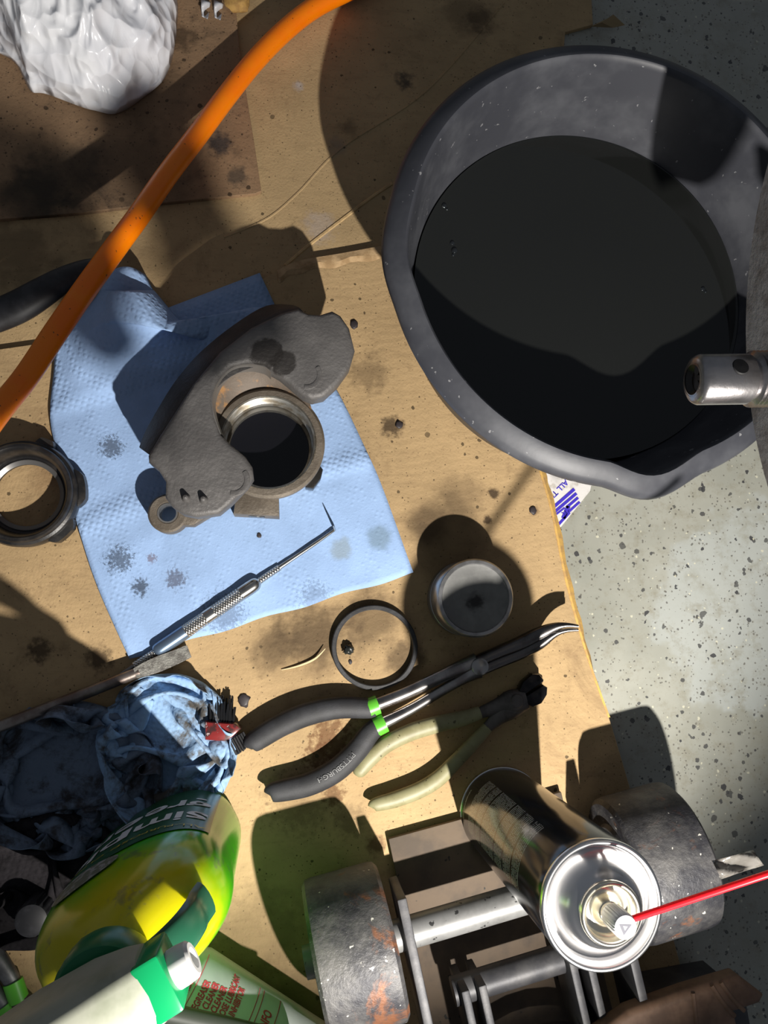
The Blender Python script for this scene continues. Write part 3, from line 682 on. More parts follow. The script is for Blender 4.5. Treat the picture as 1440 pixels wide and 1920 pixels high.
for i in range(7):
    for j in range(4):
        a = (430+i*4.2, 1388-i*2.6); b = (a[0]+14+random.uniform(-1, 1), a[1]+26+random.uniform(-2, 2))
        mb.tube([P(a[0], a[1], .012-.002*j), P(b[0], b[1], .010-.002*j)], [.0010, .0008], 5)
o = mb.build('bristle_tuft', mBr, br); o['kind'] = 'stuff'

# ------------------------------------------------------------------ dry straw and oily pellet
mStraw = M('dry straw', (.62, .52, .30), .6)
path, rad = pt([(528, 1256, .001, .0003), (560, 1248, .0015, .0008), (590, 1235, .002, .0009), (610, 1216, .004, .0003)], 6)
tag(MB().tube(path, rad, 6).build('dry_straw', mStraw), 'dry blade of straw lying near the seal ring', 'straw')
bm = bmesh.new(); bmesh.ops.create_icosphere(bm, subdivisions=3, radius=.0040); c = P(653, 1218, .003)
for v in bm.verts: v.co = v.co*(1+.5*noise.noise(v.co*900)) + c
tag(MB().bm(bm).build('rubber_crumb', M('oily crumb', (.02, .022, .02), .2, bump=.5), ang=0), 'small oily black crumb lying inside the seal ring', 'crumb')
mPur = M('dark drop', (.035, .028, .03), .5)
for (x, y, r, nm, lb) in ((657, 1206+35, .0016, 'rubber_crumb', 'tiny black crumb below the oily crumb in the ring'), (664, 608, .0032, 'oil_drop', 'round black oil drop right of the caliper'), (748, 796, .003, 'oil_drop', 'black oil drop on cardboard between caliper and pan'),
                          (458, 1313, .0042, 'oil_drop', 'dark oil drop on cardboard just above the black grip'), (486, 1003, .0018, 'oil_drop', 'small black fleck on towel below the caliper boss'), (1000, 957, .0030, 'oil_drop', 'brown oil drop near the raw cardboard edge')):
    bm = bmesh.new(); bmesh.ops.create_icosphere(bm, subdivisions=2, radius=r); c = P(x, y, .0006 if x != 486 else .0034)
    for v in bm.verts:
        k = 1+.5*noise.noise(v.co*500+Vector((x, y, 0))); v.co = Vector((v.co.x*k, v.co.y*k*1.2, v.co.z*.22)) + c
    tag(MB().bm(bm).build(nm, mPur, ang=0), lb, 'crumb' if nm != 'oil_drop' else 'drop')

# ------------------------------------------------------------------ crumpled rags
def crumple(n, sx, sy, c, rx, ry, h, seed, it=240, ang=0.0, npull=16, bend=.22):
    """a flat sheet of paper gathered into a loose ball: springs, a shrinking pocket, random pinches"""
    rs = np.random.RandomState(seed)
    gx, gy = np.meshgrid(np.linspace(-sx/2, sx/2, n), np.linspace(-sy/2, sy/2, n), indexing='ij')
    p = np.stack([gx, gy, np.zeros_like(gx)], -1)
    zz = np.zeros((n, n)); ph = rs.rand(12)*6.28; fr = rs.randn(12, 2)*30
    for k in range(12): zz += np.sin(gx*fr[k, 0]+gy*fr[k, 1]+ph[k])*.006
    p[..., 2] = zz - zz.min()
    q = p.copy(); lx = sx/(n-1); ly = sy/(n-1); ld = math.hypot(lx, ly)
    pi_ = rs.randint(0, n, (npull, 2)); tr = rs.randn(npull, 3); tr /= np.linalg.norm(tr, axis=1, keepdims=True); tr *= (rs.rand(npull, 1)**.4)*.9
    tr = tr*np.array([rx, ry, h*.5]); tr[:, 2] = np.abs(tr[:, 2])+h*.3
    def con(a, b, L, k):
        d = b-a; ln = np.linalg.norm(d, axis=-1, keepdims=True)+1e-9; return d*((ln-L)/ln)*.5*k
    for s in range(it):
        f = min(1.0, s/(it*.8)); ex = sx*.5*(1-f)*1.4+rx*f; ey = sy*.5*(1-f)*1.4+ry*f
        vel = np.clip((p-q)*.85, -.004, .004); q = p.copy(); p = p+vel; p[..., 2] -= .00008
        if s < it*.8:
            for k in range(npull): p[pi_[k, 0], pi_[k, 1]] += (tr[k]-p[pi_[k, 0], pi_[k, 1]])*.05*f
        for _ in range(5):
            a = np.zeros_like(p); ws = np.zeros((n, n, 1))
            for (sa, sb, L, k) in ((np.s_[:-1, :], np.s_[1:, :], lx, 1), (np.s_[:, :-1], np.s_[:, 1:], ly, 1), (np.s_[:-1, :-1], np.s_[1:, 1:], ld, .8), (np.s_[1:, :-1], np.s_[:-1, 1:], ld, .8), (np.s_[:-2, :], np.s_[2:, :], 2*lx, bend), (np.s_[:, :-2], np.s_[:, 2:], 2*ly, bend)):
                d = con(p[sa], p[sb], L, k); a[sa] += d; a[sb] -= d; ws[sa] += 1; ws[sb] += 1
            p += a/np.maximum(ws, 1)*1.9
            r = np.sqrt((p[..., 0]/ex)**2+(p[..., 1]/ey)**2); sc = np.where(r > 1, 1/np.maximum(r, 1e-6), 1.0)
            sc = 1+(sc-1)*.35; p[..., 0] *= sc; p[..., 1] *= sc
            p[..., 2] = np.maximum(p[..., 2], .0005); o = p[..., 2] > h; p[..., 2] = np.where(o, h+(p[..., 2]-h)*.7, p[..., 2])
    ca, sa_ = math.cos(ang), math.sin(ang)
    vs = [(c.x+x*ca-y*sa_, c.y+x*sa_+y*ca, ZG+.001+z) for x, y, z in p.reshape(-1, 3)]
    fs = [(i*n+j, (i+1)*n+j, (i+1)*n+j+1, i*n+j+1) for i in range(n-1) for j in range(n-1)]
    return MB().add(vs, fs)
def rag(name, mb, mat, label):
    o = mb.build(name, mat, ang=0, fix=False, sub=2)
    md = o.modifiers.new('thick', 'SOLIDIFY'); md.thickness = .0006
    return tag(o, label, 'towel', 'crumpled dirty towels')
mRag1 = towel_mat('grimy blue towel', (.30, .46, .68), (.085, .07, .05), .55)
mRag2 = towel_mat('sooty blue towel with painted shade', (.17, .22, .30), (.05, .045, .045), .5)  # dark from soot and from the bottle's shade, both in the colour
mRag3 = towel_mat('black sooty rag', (.03, .027, .03), (.012, .011, .012), .8)
rag('crumpled_towel', crumple(40, .21, .23, P(306, 1410, .03), .050, .053, .058, 3, ang=.5), mRag1, 'crumpled blue towel with brown grime, beside the red brush')
rag('crumpled_towel', crumple(40, .22, .25, P(120, 1462, .02), .066, .052, .042, 11, ang=-.2), mRag2, 'sooty crumpled towel with bottle shade in its colour at left of the blue one')
rag('crumpled_towel', crumple(32, .16, .18, P(60, 1660, .015), .060, .045, .022, 23, ang=.3), mRag3, 'black oily rag lying left of the green bottle')

# ------------------------------------------------------------------ spray can
mCan = None
can_c = P(940, 1520, 0); can_c.z = ZG
CR, CH = .0332, .190
def can_mat():
    m, nt, b = new_mat('black can print'); v = coords(nt)
    sep = nd(nt, 'ShaderNodeSeparateXYZ'); nt.links.new(v, sep.inputs[0])
    dx = mth(nt, 'SUBTRACT', sep.outputs[0], can_c.x); dy = mth(nt, 'SUBTRACT', sep.outputs[1], can_c.y)
    an = mth(nt, 'ARCTAN2', dy, dx)                       # -pi..pi round the can
    d0 = P(830, 1470, 0)-can_c; a0 = math.atan2(d0.y, d0.x)   # middle of the text panel
    da = mth(nt, 'SUBTRACT', an, a0)
    da = mth(nt, 'SUBTRACT', mth(nt, 'FLOORED_MODULO', mth(nt, 'ADD', da, math.pi), 2*math.pi), math.pi) if True else da
    zz = mth(nt, 'SUBTRACT', sep.outputs[2], ZG)
    cb = nd(nt, 'ShaderNodeCombineXYZ'); nt.links.new(mth(nt, 'MULTIPLY', da, 55.0), cb.inputs[0]); nt.links.new(mth(nt, 'MULTIPLY', zz, 620.0), cb.inputs[1])
    # lines of small print
    fr = mth(nt, 'FRACT', mth(nt, 'MULTIPLY', zz, 420.0))
    line = mth(nt, 'LESS_THAN', fr, .55)
    row = mth(nt, 'FLOOR', mth(nt, 'MULTIPLY', zz, 420.0))
    cb2 = nd(nt, 'ShaderNodeCombineXYZ'); nt.links.new(mth(nt, 'MULTIPLY', da, 30.0), cb2.inputs[0]); nt.links.new(mth(nt, 'MULTIPLY', row, 7.31), cb2.inputs[1])
    let = mth(nt, 'GREATER_THAN', noise_n(nt, cb2.outputs[0], 1.6, 2), .43)
    inp = mth(nt, 'LESS_THAN', mth(nt, 'ABSOLUTE', da), .62)
    zr = mth(nt, 'MULTIPLY', mth(nt, 'GREATER_THAN', zz, .028), mth(nt, 'LESS_THAN', zz, .150))
    gap = nd(nt, 'ShaderNodeMath', operation='COMPARE')
    gaps = None
    for g in (.047, .062, .096, .116, .134):
        k = mth(nt, 'GREATER_THAN', mth(nt, 'ABSOLUTE', mth(nt, 'SUBTRACT', zz, g)), .0014)
        gaps = k if gaps is None else mth(nt, 'MULTIPLY', gaps, k)
    msk = mth(nt, 'MULTIPLY', mth(nt, 'MULTIPLY', line, let), mth(nt, 'MULTIPLY', inp, zr)); msk = mth(nt, 'MULTIPLY', msk, gaps)
    rim = mth(nt, 'MULTIPLY', mth(nt, 'LESS_THAN', mth(nt, 'ABSOLUTE', mth(nt, 'SUBTRACT', zz, .014)), .0010), mth(nt, 'MULTIPLY', let, mth(nt, 'LESS_THAN', mth(nt, 'ABSOLUTE', mth(nt, 'SUBTRACT', da, .25)), .45)))
    msk = mth(nt, 'MAXIMUM', msk, rim)
    c = mixc(nt, mth(nt, 'MULTIPLY', msk, .42), (.010, .012, .018), (.85, .85, .85))
    nt.links.new(c, b.inputs['Base Color']); b.inputs['Roughness'].default_value = .16; b.inputs['Specular IOR Level'].default_value = .75
    return m
can = thing('spray_can', 'black aerosol spray can with silver top and red straw', 'spray can', can_c)
MB().lathe([(CR-.0004, .004), (CR, .006), (CR, CH-.012), (CR-.0012, CH-.007), (CR-.0018, CH-.004)], can_c, 96).build('body', can_mat(), can, ang=40)
mChr = M('bright tinplate', (.82, .81, .81), .24, 1.0, col2=(.78, .77, .76), vs=40)
MB().lathe([(0, .003), (.028, .001), (CR-.003, 0), (CR, .0008), (CR+.0006, .0022), (CR+.0003, .0045), (CR-.0006, .005)], can_c, 96).build('base_seam', mChr, can, ang=40)
MB().lathe([(CR-.0022, CH-.0045), (CR+.0002, CH-.003), (CR+.0006, CH-.001), (CR, CH+.0008), (CR-.0012, CH+.0012), (CR-.0026, CH+.0006), (CR-.0034, CH-.002), (CR-.0040, CH-.0048), (CR-.0052, CH-.0052), (CR-.0075, CH-.003), (.0215, CH+.004), (.0185, CH+.0075), (.0165, CH+.0085), (.0160, CH+.0095)], can_c, 96).build('dome', mChr, can, ang=60)
MB().lathe([(.0160, CH+.0085), (.0165, CH+.0105), (.0160, CH+.0122), (.0148, CH+.0126), (.0136, CH+.0116), (.0128, CH+.008), (.0122, CH+.0045), (.0095, CH+.0038), (.0070, CH+.0052), (.0058, CH+.0095), (.0048, CH+.0100), (.0018, CH+.0100)], can_c, 72).build('valve_cup', M('brassy tinplate', (.86, .82, .70), .24, 1.0), can, ang=60)
NZ = .0062
mNoz = M('grey white nozzle', (.62, .62, .66), .35)
pr = [(0, CH+.010), (.0030, CH+.010), (.0036, CH+.012), (NZ-.0006, CH+.0125)]
noz = MB()
def ridg(t, j, r, z): return (r*(1-.05*(int(t*24/math.pi) % 2)) if 3 <= j <= 4 else r, z)
noz.lathe([(.0025, CH+.008), (.0030, CH+.0125), (NZ-.0004, CH+.013), (NZ, CH+.014), (NZ, CH+.0275), (NZ-.0006, CH+.0286), (NZ-.0012, CH+.0288), (0, CH+.0288)], can_c, 96, rfun=ridg)
nz_o = noz.build('nozzle', mNoz, can, ang=30)
# arrow cut into the nozzle top
tc = can_c + Vector((0, 0, CH+.0289)); sd_ = (P(1300, 1690, .22)-P(1188, 1748, .22)); sd_.z = 0; sd_.normalize(); sn = Vector((-sd_.y, sd_.x, 0))
mDkA = M('recessed arrow', (.07, .07, .09), .5)
tri = [(-.0026, -.0030), (-.0026, .0030), (.0034, 0)]; tin = [(-.0010, -.0012), (-.0010, .0012), (.0012, 0)]
ov = [tc+sd_*a+sn*b for a, b in tri]; iv = [tc+sd_*a+sn*b for a, b in tin]
MB().add(ov+iv, [(0, 1, 4, 3), (1, 2, 5, 4), (2, 0, 3, 5)]).build('arrow_mark', mDkA, nz_o, fix=False)
mStr = M('red plastic straw', (.85, .012, .02), .25, sss=.3)
s0 = can_c + sd_*(NZ-.001) + Vector((0, 0, CH+.0245)); s1 = P(1470, 1629, .255)
st = MB().tube([s0.lerp(s1, t) for t in np.linspace(0, 1.25, 12)], .00165, 12).build('straw', mStr, can)
mTape = M('clear tape', (.40, .38, .35), .2, trans=.75, col2=(.3, .28, .25), vs=120, bump=.4, bs=120)
tp = lambda u, v: P(*quad((1352, 1648), (1432, 1622), (1335, 1614), (1412, 1594), u, v), .225 + .004*math.sin(u*5)*v + .003*math.sin(v*4+u*6))
grid_sheet(tp, 10, 6, 'tape', mTape, st, .0002)

# ------------------------------------------------------------------ green trigger bottle
bc0 = P(318, 1590, 0); bc0.z = ZG
uu = (P(430, 1530, 0)-P(260, 1630, 0)); uu.z = 0; uu.normalize(); vn = Vector((-uu.y, uu.x, 0))
def green_mat():
    m, nt, b = new_mat('green cleaner in clear plastic'); v = coords(nt)
    sep = nd(nt, 'ShaderNodeSeparateXYZ'); nt.links.new(v, sep.inputs[0])
    zz = mth(nt, 'SUBTRACT', sep.outputs[2], ZG)
    n = mth(nt, 'MULTIPLY', mth(nt, 'SUBTRACT', noise_n(nt, v, 30, 3), .5), .05)
    f = ramp(nt, mth(nt, 'ADD', zz, n), .118, .168)
    c = mixc(nt, f, (.05, .45, .006), (.55, .49, .006))
    c = mixc(nt, mth(nt, 'MULTIPLY', ramp(nt, noise_n(nt, v, 45, 5, .7), .56, .68), .55), c, (.12, .13, .10))
    nt.links.new(c, b.inputs['Base Color']); b.inputs['Roughness'].default_value = .18
    b.inputs['Subsurface Weight'].default_value = .35; b.inputs['Subsurface Radius'].default_value = (.03, .04, .01); b.inputs['Subsurface Scale'].default_value = .5
    return m
gb = thing('trigger_bottle', 'green spray bottle with white trigger head and yellow shoulders', 'bottle', bc0)
AB = [(.0, .046, .028), (.002, .050, .031), (.008, .0535, .0345), (.05, .0535, .0355), (.09, .0535, .0355), (.115, .0545, .036), (.135, .0535, .0345), (.155, .047, .031), (.172, .034, .026), (.186, .020, .019), (.192, .0165, .0165), (.200, .0160, .0160)]
def body_pt(t, a, b, z, e=.82):
    c, s = math.cos(t), math.sin(t)
    return bc0 + uu*(a*math.copysign(abs(c)**e, c)) + vn*(b*math.copysign(abs(s)**e, s)) + Vector((0, 0, z))
rows = cr(AB, 3)
MB().loft([[body_pt(2*math.pi*k/56, a, b, z) for k in range(56)] for z, a, b in rows]).build('body', green_mat(), gb, ang=60)
mLab = M('dark green label', (.015, .085, .03), .3, col2=(.03, .12, .05), vs=60)
def ab_at(z):
    for (z0, a0, b0), (z1, a1, b1) in zip(rows[:-1], rows[1:]):
        if z0 <= z <= z1: f = (z-z0)/max(1e-9, z1-z0); return lerp(a0, a1, f), lerp(b0, b1, f)
    return rows[-1][1], rows[-1][2]
def skin(t, z, off):
    a, b = ab_at(z); return body_pt(t, a+off, b+off, z)
vs = []; fs = []; nu, nv = 30, 10
for j in range(nv+1):
    for i in range(nu+1):
        t = R(22) + R(136)*i/nu; zz_ = lerp(.012, .108 + .012*math.sin(math.pi*i/nu), j/nv); vs.append(skin(t, zz_, .0006))
for j in range(nv):
    for i in range(nu): a = j*(nu+1)+i; fs.append((a, a+1, a+nu+2, a+nu+1))
lb_ = MB().add(vs, fs).build('front_label', mLab, gb, fix=True)
mWh = M('white print', (.75, .75, .75), .4)
for body_, z0_, sz, x0 in (('simple', .074, .030, -.044), ('green', .044, .030, -.044)):
    me = text_mesh(body_, sz, mWh, bold=.0006)
    def f(co, z0_=z0_, x0=x0):
        s = (x0+co.x)/.048; s = max(-.98, min(.98, s)); t = math.pi/2 + math.asin(s)*.95
        return skin(t, z0_+co.y, .0010)
    map_mesh(me, f); link('print', me, lb_)
mYl = M('yellow print', (.6, .5, .05), .4)
me = text_mesh('ALL-PURPOSE CLEANER', .0075, mYl)
map_mesh(me, lambda co: skin(math.pi/2+math.asin(max(-.98, min(.98, (-.044+co.x)/.048)))*.95, .104+co.y*.9, .0010)); link('print', me, lb_)
# oval emblem plate on the shoulder
mEm = M('grey emblem', (.16, .17, .12), .4, col2=(.35, .34, .33), vs=200, vlo=.5, vhi=.56)
vs = [skin(R(105), .131, .0016)]; n = 26
for k in range(n):
    t = 2*math.pi*k/n; vs.append(skin(R(105)+R(20)*math.cos(t), .131+.011*math.sin(t), .0012))
MB().add(vs, [(0, 1+k, 1+(k+1) % n) for k in range(n)]).build('emblem', mEm, gb)
mGr = M('dark green plastic', (.005, .16, .06), .3, sss=.1)
MB().lathe([(.0165, .192), (.0215, .193), (.0222, .196), (.0222, .210), (.0205, .213), (.012, .214)], bc0, 48, rfun=lambda t, j, r, z: (r*(1+(.012*(1 if int(t*24/math.pi) % 2 else 0) if 1 < j < 4 else 0)), z)).build('collar', mGr, gb)
mHd = M('dirty white plastic', (.40, .41, .33), .4, col2=(.28, .30, .22), vs=50, vlo=.4, vhi=.75)
zh = ZG
rg = []
for (s, wd, zl_, zh_) in ((-.062, .013, .222, .244), (-.055, .0165, .214, .252), (-.02, .0180, .208, .256), (.005, .0175, .210, .255), (.022, .0165, .219, .253), (.030, .0150, .224, .250)):
    ring = []
    for k in range(20):
        t = 2*math.pi*k/20; c, s2 = math.cos(t), math.sin(t); e = .5
        ring.append(bc0 + uu*s + vn*(wd*math.copysign(abs(c)**e, c)) + Vector((0, 0, (zl_+zh_)/2 + (zh_-zl_)/2*math.copysign(abs(s2)**e, s2))))
    rg.append(ring)
MB().loft(rg).build('spray_head', mHd, gb, ang=50)
nz = bc0 + uu*.0335 + Vector((0, 0, .237))
nb = MB().obox(nz, uu, vn, (0, 0, 1), .0065, .0130, .0130, .0018).build('nozzle_cap', M('bright green plastic', (.005, .30, .10), .25), gb)
MB().lathe([(.0085, 0), (.0085, .004), (.0080, .0085), (.0066, .0098), (.0045, .0098), (.0040, .007), (0, .007)], bc0+uu*.0395+Vector((0, 0, .238)), 32, axis=uu).build('foam_tip', M('white plastic', (.8, .8, .78), .35), nb)
tg = [bc0+uu*a+Vector((0, 0, zq)) for a, zq in ((.014, .218), (.028, .212), (.038, .200), (.043, .186), (.044, .176), (.047, .166))]
tgp = cr([tuple(p) for p in tg], 4)
MB().tube([Vector(p) for p in tgp], [.0095]*len(tgp), 14, flat=.35, up=tuple(vn.cross(Vector((0, 0, 1))))).build('trigger', M('translucent green trigger', (.02, .11, .06), .25, sss=.2), gb)

# ------------------------------------------------------------------ white bottle lying down
WR = .036
ax = (P(600, 1918, .036)-P(365, 1765, .036)); ax.z = 0; ax.normalize(); pn = Vector((-ax.y, ax.x, 0))     # pn: toward the upper right of the frame
# its axis lies one radius inside the visible upper right edge
e0 = P(365, 1765, WR); w0 = e0 - pn*WR; w0.z = ZG+WR
wb = thing('label_bottle', 'white bottle with red printed checklist lying beneath the trigger nozzle', 'bottle', Vector((w0.x, w0.y, ZG)))
mWB = M('milky white plastic', (.58, .60, .60), .35, col2=(.5, .52, .52), vs=30)
MB().lathe([(0, -.030), (.012, -.030), (.013, -.012), (.016, -.010), (.024, -.004), (.031, .003), (WR, .014), (WR, .16), (WR-.004, .166), (0, .166)], w0, 56, axis=ax).build('body', mWB, wb, ang=50)
mRP = M('red print', (.60, .06, .08), .4)
def wrap(co_s, co_a):
    """s: distance along the axis from the neck, a: arc length round the bottle, growing toward the upper right"""
    th = co_a/WR
    return w0 + ax*co_s + pn*((WR+.0003)*math.sin(th)) + Vector((0, 0, (WR+.0003)*math.cos(th)))
def wtext(s_, body_, size, s0, a0, bold=.0):
    me = text_mesh(body_, size, mRP, bold=bold)
    map_mesh(me, lambda co: wrap(s0-co.y, a0+co.x*.62)); link('print', me, wb)
lines = [('CLEANER TYPE', .0058, .0100, .012), ('HEAVY DEGREASER', .0062, .0205, 0), ('AQUEOUS CLEANER', .0062, .0263, 0), ('PRECISION CLEANER', .0062, .0321, 0), ('MULTI-PURPOSE LUBRICANT', .0062, .0379, 0), ('CORROSION INHIBITOR', .0062, .0437, 0), ('OTHER:', .0062, .0495, 0), ('HAZMAT INFO', .0086, .0665, .003), ('HEALTH', .0075, .0790, -.002), ('FLAMMABILITY', .0075, .0885, -.002), ('REACTIVITY', .0075, .0980, -.002), ('PROTECTION', .0075, .1075, .012)]
for b_, sz, s0_, a0_ in lines: wtext(0, b_, sz, s0_, a0_, .00022)
mb = MB()
def strip(s0_, s1_, a0_, a1_):
    n = max(1, int(abs(a1_-a0_)/.003))
    vs = []; fs = []
    for k in range(n+1):
        a = lerp(a0_, a1_, k/n); vs += [wrap(s0_, a), wrap(s1_, a)]
    for k in range(n): fs.append((2*k, 2*k+1, 2*k+3, 2*k+2))
    mb.add(vs, fs)
for s_ in (.0040, .0122, .0535, .0570, .0700, .1150): strip(s_, s_+.0005, -.020, .052)
for s_ in (.0205, .0263, .0321, .0379, .0437, .0495):
    a = -.009
    strip(s_-.0052, s_-.0047, a, a+.0055); strip(s_-.0002, s_+.0003, a, a+.0055); strip(s_-.0052, s_+.0003, a, a+.0006); strip(s_-.0052, s_+.0003, a+.005, a+.0055)
mb.build('rule_print', mRP, wb, fix=False)
# dark tube beside it
path, rad = pt([(255, 1888, .09, .006), (330, 1905, .085, .006), (420, 1925, .08, .006), (560, 1960, .07, .006)], 4)
tag(MB().tube(path, rad, 12).build('rubber_tube', M('dark grey rubber', (.06, .065, .055), .5)), 'dark grey tube crossing in front of the white bottle', 'tube')

# ------------------------------------------------------------------ second pliers and ribbed cap, lower left
p2 = thing('slip_pliers', 'dark pliers with lime collars at the lower left corner', 'pliers', P(20, 1850, 0))
mGm = M('dull grey metal', (.20, .20, .20), .4, .7, col2=(.1, .1, .1), vs=60)
grip([(-60, 1735, .010, .0060), (-20, 1780, .010, .0065), (10, 1818, .010, .0060), (28, 1850, .010, .0055)], mGm, p2, 'arm')
grip([(-60, 1800, .010, .0060), (-20, 1850, .010, .0062), (8, 1888, .010, .0055)], mGm, p2, 'arm')
grip([(24, 1840, .0105, .0068), (36, 1876, .0105, .0068)], mLime, p2, 'green_collar'); grip([(6, 1886, .0105, .0066), (24, 1916, .0105, .0066)], mLime, p2, 'green_collar')
mGp2 = M('dark maroon grip', (.05, .03, .03), .55)
grip([(35, 1872, .0105, .0062), (60, 1905, .0105, .0075), (100, 1960, .0105, .0075)], mGp2, p2, 'grip'); grip([(22, 1914, .0105, .0062), (45, 1960, .0105, .007)], mGp2, p2, 'grip')
oc = P(-4, 1922, .02)
MB().lathe([(0, .0), (.008, 0), (.009, .002), (.009, .012), (.008, .014), (0, .014)], Vector((oc.x, oc.y, ZG)), 24).build('orange_cap', M('orange plastic', (.85, .22, .02), .4)); tag(bpy.data.objects['orange_cap'], 'orange plastic cap at the bottom left corner', 'cap')
rc = P(62, 1722, .02); rc.z = ZG
MB().lathe([(0, .026), (.008, .026), (.0105, .0245), (.0115, .022), (.0115, .002), (.012, 0), (0, 0)], rc, 72, rfun=lambda t, j, r, z: (r*(1-.06*(int(t*18/math.pi) % 2)) if 2 < j < 5 else r, z)).build('ribbed_cap', mBlk)
tag(bpy.data.objects['ribbed_cap'], 'black ribbed cap in the shade left of the green bottle', 'cap')

# ------------------------------------------------------------------ plastic bag
def bag_mat():
    m, nt, b = new_mat('white bag film'); v = coords(nt)
    c = mixc(nt, ramp(nt, noise_n(nt, v, 14, 3), .35, .7), (.86, .87, .90), (.74, .75, .80))
    for (x, y, r) in ((140, 145, 30), (255, 50, 22), (105, 160, 22)):
        c = mixc(nt, mth(nt, 'MULTIPLY', blob(nt, v, P(x, y, .07), r/2500, .5, 60, .6), .5), c, (.78, .42, .45))
    nt.links.new(c, b.inputs['Base Color']); b.inputs['Roughness'].default_value = .22
    b.inputs['Subsurface Weight'].default_value = .25; b.inputs['Subsurface Radius'].default_value = (.02, .02, .02); b.inputs['Subsurface Scale'].default_value = .3
    mp = nd(nt, 'ShaderNodeMapping'); mp.inputs['Scale'].default_value = (60, 22, 30); mp.inputs['Rotation'].default_value = (0, 0, R(25)); nt.links.new(v, mp.inputs[0])
    n1 = nd(nt, 'ShaderNodeTexNoise', noise_type='RIDGED_MULTIFRACTAL'); n1.inputs['Scale'].default_value = 1.0; n1.inputs['Detail'].default_value = 4; n1.inputs['Distortion'].default_value = .6; nt.links.new(mp.outputs[0], n1.inputs['Vector'])
    vo = nd(nt, 'ShaderNodeTexVoronoi', feature='SMOOTH_F1'); vo.inputs['Scale'].default_value = 70; vo.inputs['Smoothness'].default_value = .15; nt.links.new(v, vo.inputs[0])
    bump_n(nt, b, mth(nt, 'ADD', n1.outputs[0], mth(nt, 'MULTIPLY', vo.outputs['Distance'], 1.4)), 1.0, .004)
    return m
outl = cr([(x-8, y-30) for x, y in [(-60, 40), (5, 88), (24, 120), (40, 147), (70, 152), (140, 178), (170, 186), (198, 192), (225, 185), (262, 160), (300, 128), (318, 90), (326, 50), (329, 20), (330, -30), (310, -110), (230, -190), (100, -220), (-40, -190), (-110, -80)]], 9, True)
cb_ = P(120, -40, .035)
def ridge(v): return 1-abs(noise.noise(v))*2
rg = []; NR = 46
for j in range(NR+1):
    f = j/NR; s = (1-f)**.62 if f < 1 else 0
    zz_ = .0015 + .070*math.sin(f*math.pi/2)**.72; vs = []
    for (x, y) in outl:
        p = cb_.lerp(P(x, y, .035), s)
        g = min(1, f/.06)*min(1, (1-f)/.08+.2)
        v1 = Vector((p.x*26+p.y*10, p.y*9-p.x*4, 1.3)); v2 = Vector((p.x*60-p.y*20, p.y*24+p.x*14, 4.1+zz_*20)); v3 = Vector((p.x*150, p.y*110, 7.7))
        dz = .012*(ridge(v1)-.6) + .0055*(ridge(v2)-.6) + .0018*(ridge(v3)-.6)
        dx = .005*noise.noise(Vector((p.x*50, p.y*30, zz_*50))); dy = .005*noise.noise(Vector((p.y*45, p.x*40, 9+zz_*50)))
        vs.append(Vector((p.x+dx*g, p.y+dy*g, ZG+max(.0012, zz_+dz*g))))
    rg.append(vs)
bag = MB().loft(rg).build('plastic_bag', bag_mat(), ang=0)
tag(bag, 'white plastic shopping bag sitting on the dark cardboard', 'bag')
# torn kraft scrap and film shards beside the bag
bm = bmesh.new(); bmesh.ops.create_icosphere(bm, subdivisions=3, radius=.013); c = P(446, -4, .004)
for v in bm.verts:
    k = 1+.35*noise.noise(v.co*130); v.co = Vector((v.co.x*k*.9, v.co.y*k*.95, v.co.z*.45*k)) + c
tag(MB().bm(bm).build('kraft_scrap', M('yellow kraft scrap', (.42, .25, .07), .8, col2=(.3, .17, .05), vs=200, bump=.6, bs=200), ang=0), 'torn yellowish kraft scrap at the top edge by the hose', 'scrap')
for k, (x, y) in enumerate(((386, 14), (410, 16))):
    fn = lambda u, v, x=x, y=y: P(x-9+18*u*(1-.3*v), y-16+32*v+6*u, .002+.003*math.sin(3*u+5*v)+.002*math.sin(9*u*v))
    tag(grid_sheet(fn, 8, 10, 'film_shard', M('clear film', (.75, .76, .8), .25, trans=.25, bump=.5, bs=150), None, .0002), 'crinkled clear film shard ' + ('nearer the white bag' if k == 0 else 'nearer the kraft scrap'), 'film', 'clear film shards by the bag')

# ------------------------------------------------------------------ floor jack
mWhl = None
def wheel_mat():
    m, nt, b = new_mat('rusty steel wheel'); v = coords(nt)
    c = mixc(nt, ramp(nt, noise_n(nt, v, 30, 6, .7), .35, .68), (.030, .030, .036), (.13, .125, .12))
    c = mixc(nt, mth(nt, 'MULTIPLY', ramp(nt, noise_n(nt, v, 22, 5, .7, .5), .56, .66), .8), c, (.22, .085, .035))
    c = mixc(nt, ramp(nt, noise_n(nt, v, 210, 2), .70, .73), c, (.6, .58, .52))
    nt.links.new(c, b.inputs['Base Color']); b.inputs['Roughness'].default_value = .5; b.inputs['Metallic'].default_value = .2
    bump_n(nt, b, noise_n(nt, v, 130, 6, .7), .6, .0016); return m
mWhl = wheel_mat()
JL = P(664, 1778, .05); JR = P(1222, 1614, .05); JL.z = JR.z = ZG+.05
ja = (JR-JL); ja.z = 0; JD = ja.length; ja.normalize(); jb = Vector((ja.y, -ja.x, 0))     # jb: down the frame
jk = thing('floor_jack', 'grimy steel floor jack with rusty wheels behind the spray can', 'jack', Vector(((JL.x+JR.x)/2, (JL.y+JR.y)/2, ZG)))
for c in (JL, JR):
    MB().lathe([(.010, -.027), (.030, -.0275), (.032, -.025), (.046, -.0265), (.0492, -.024), (.0498, -.020), (.0498, .020), (.0492, .024), (.046, .0265), (.032, .025), (.030, .0275), (.010, .027)], c, 64, axis=ja).build('wheel', mWhl, jk, ang=35)
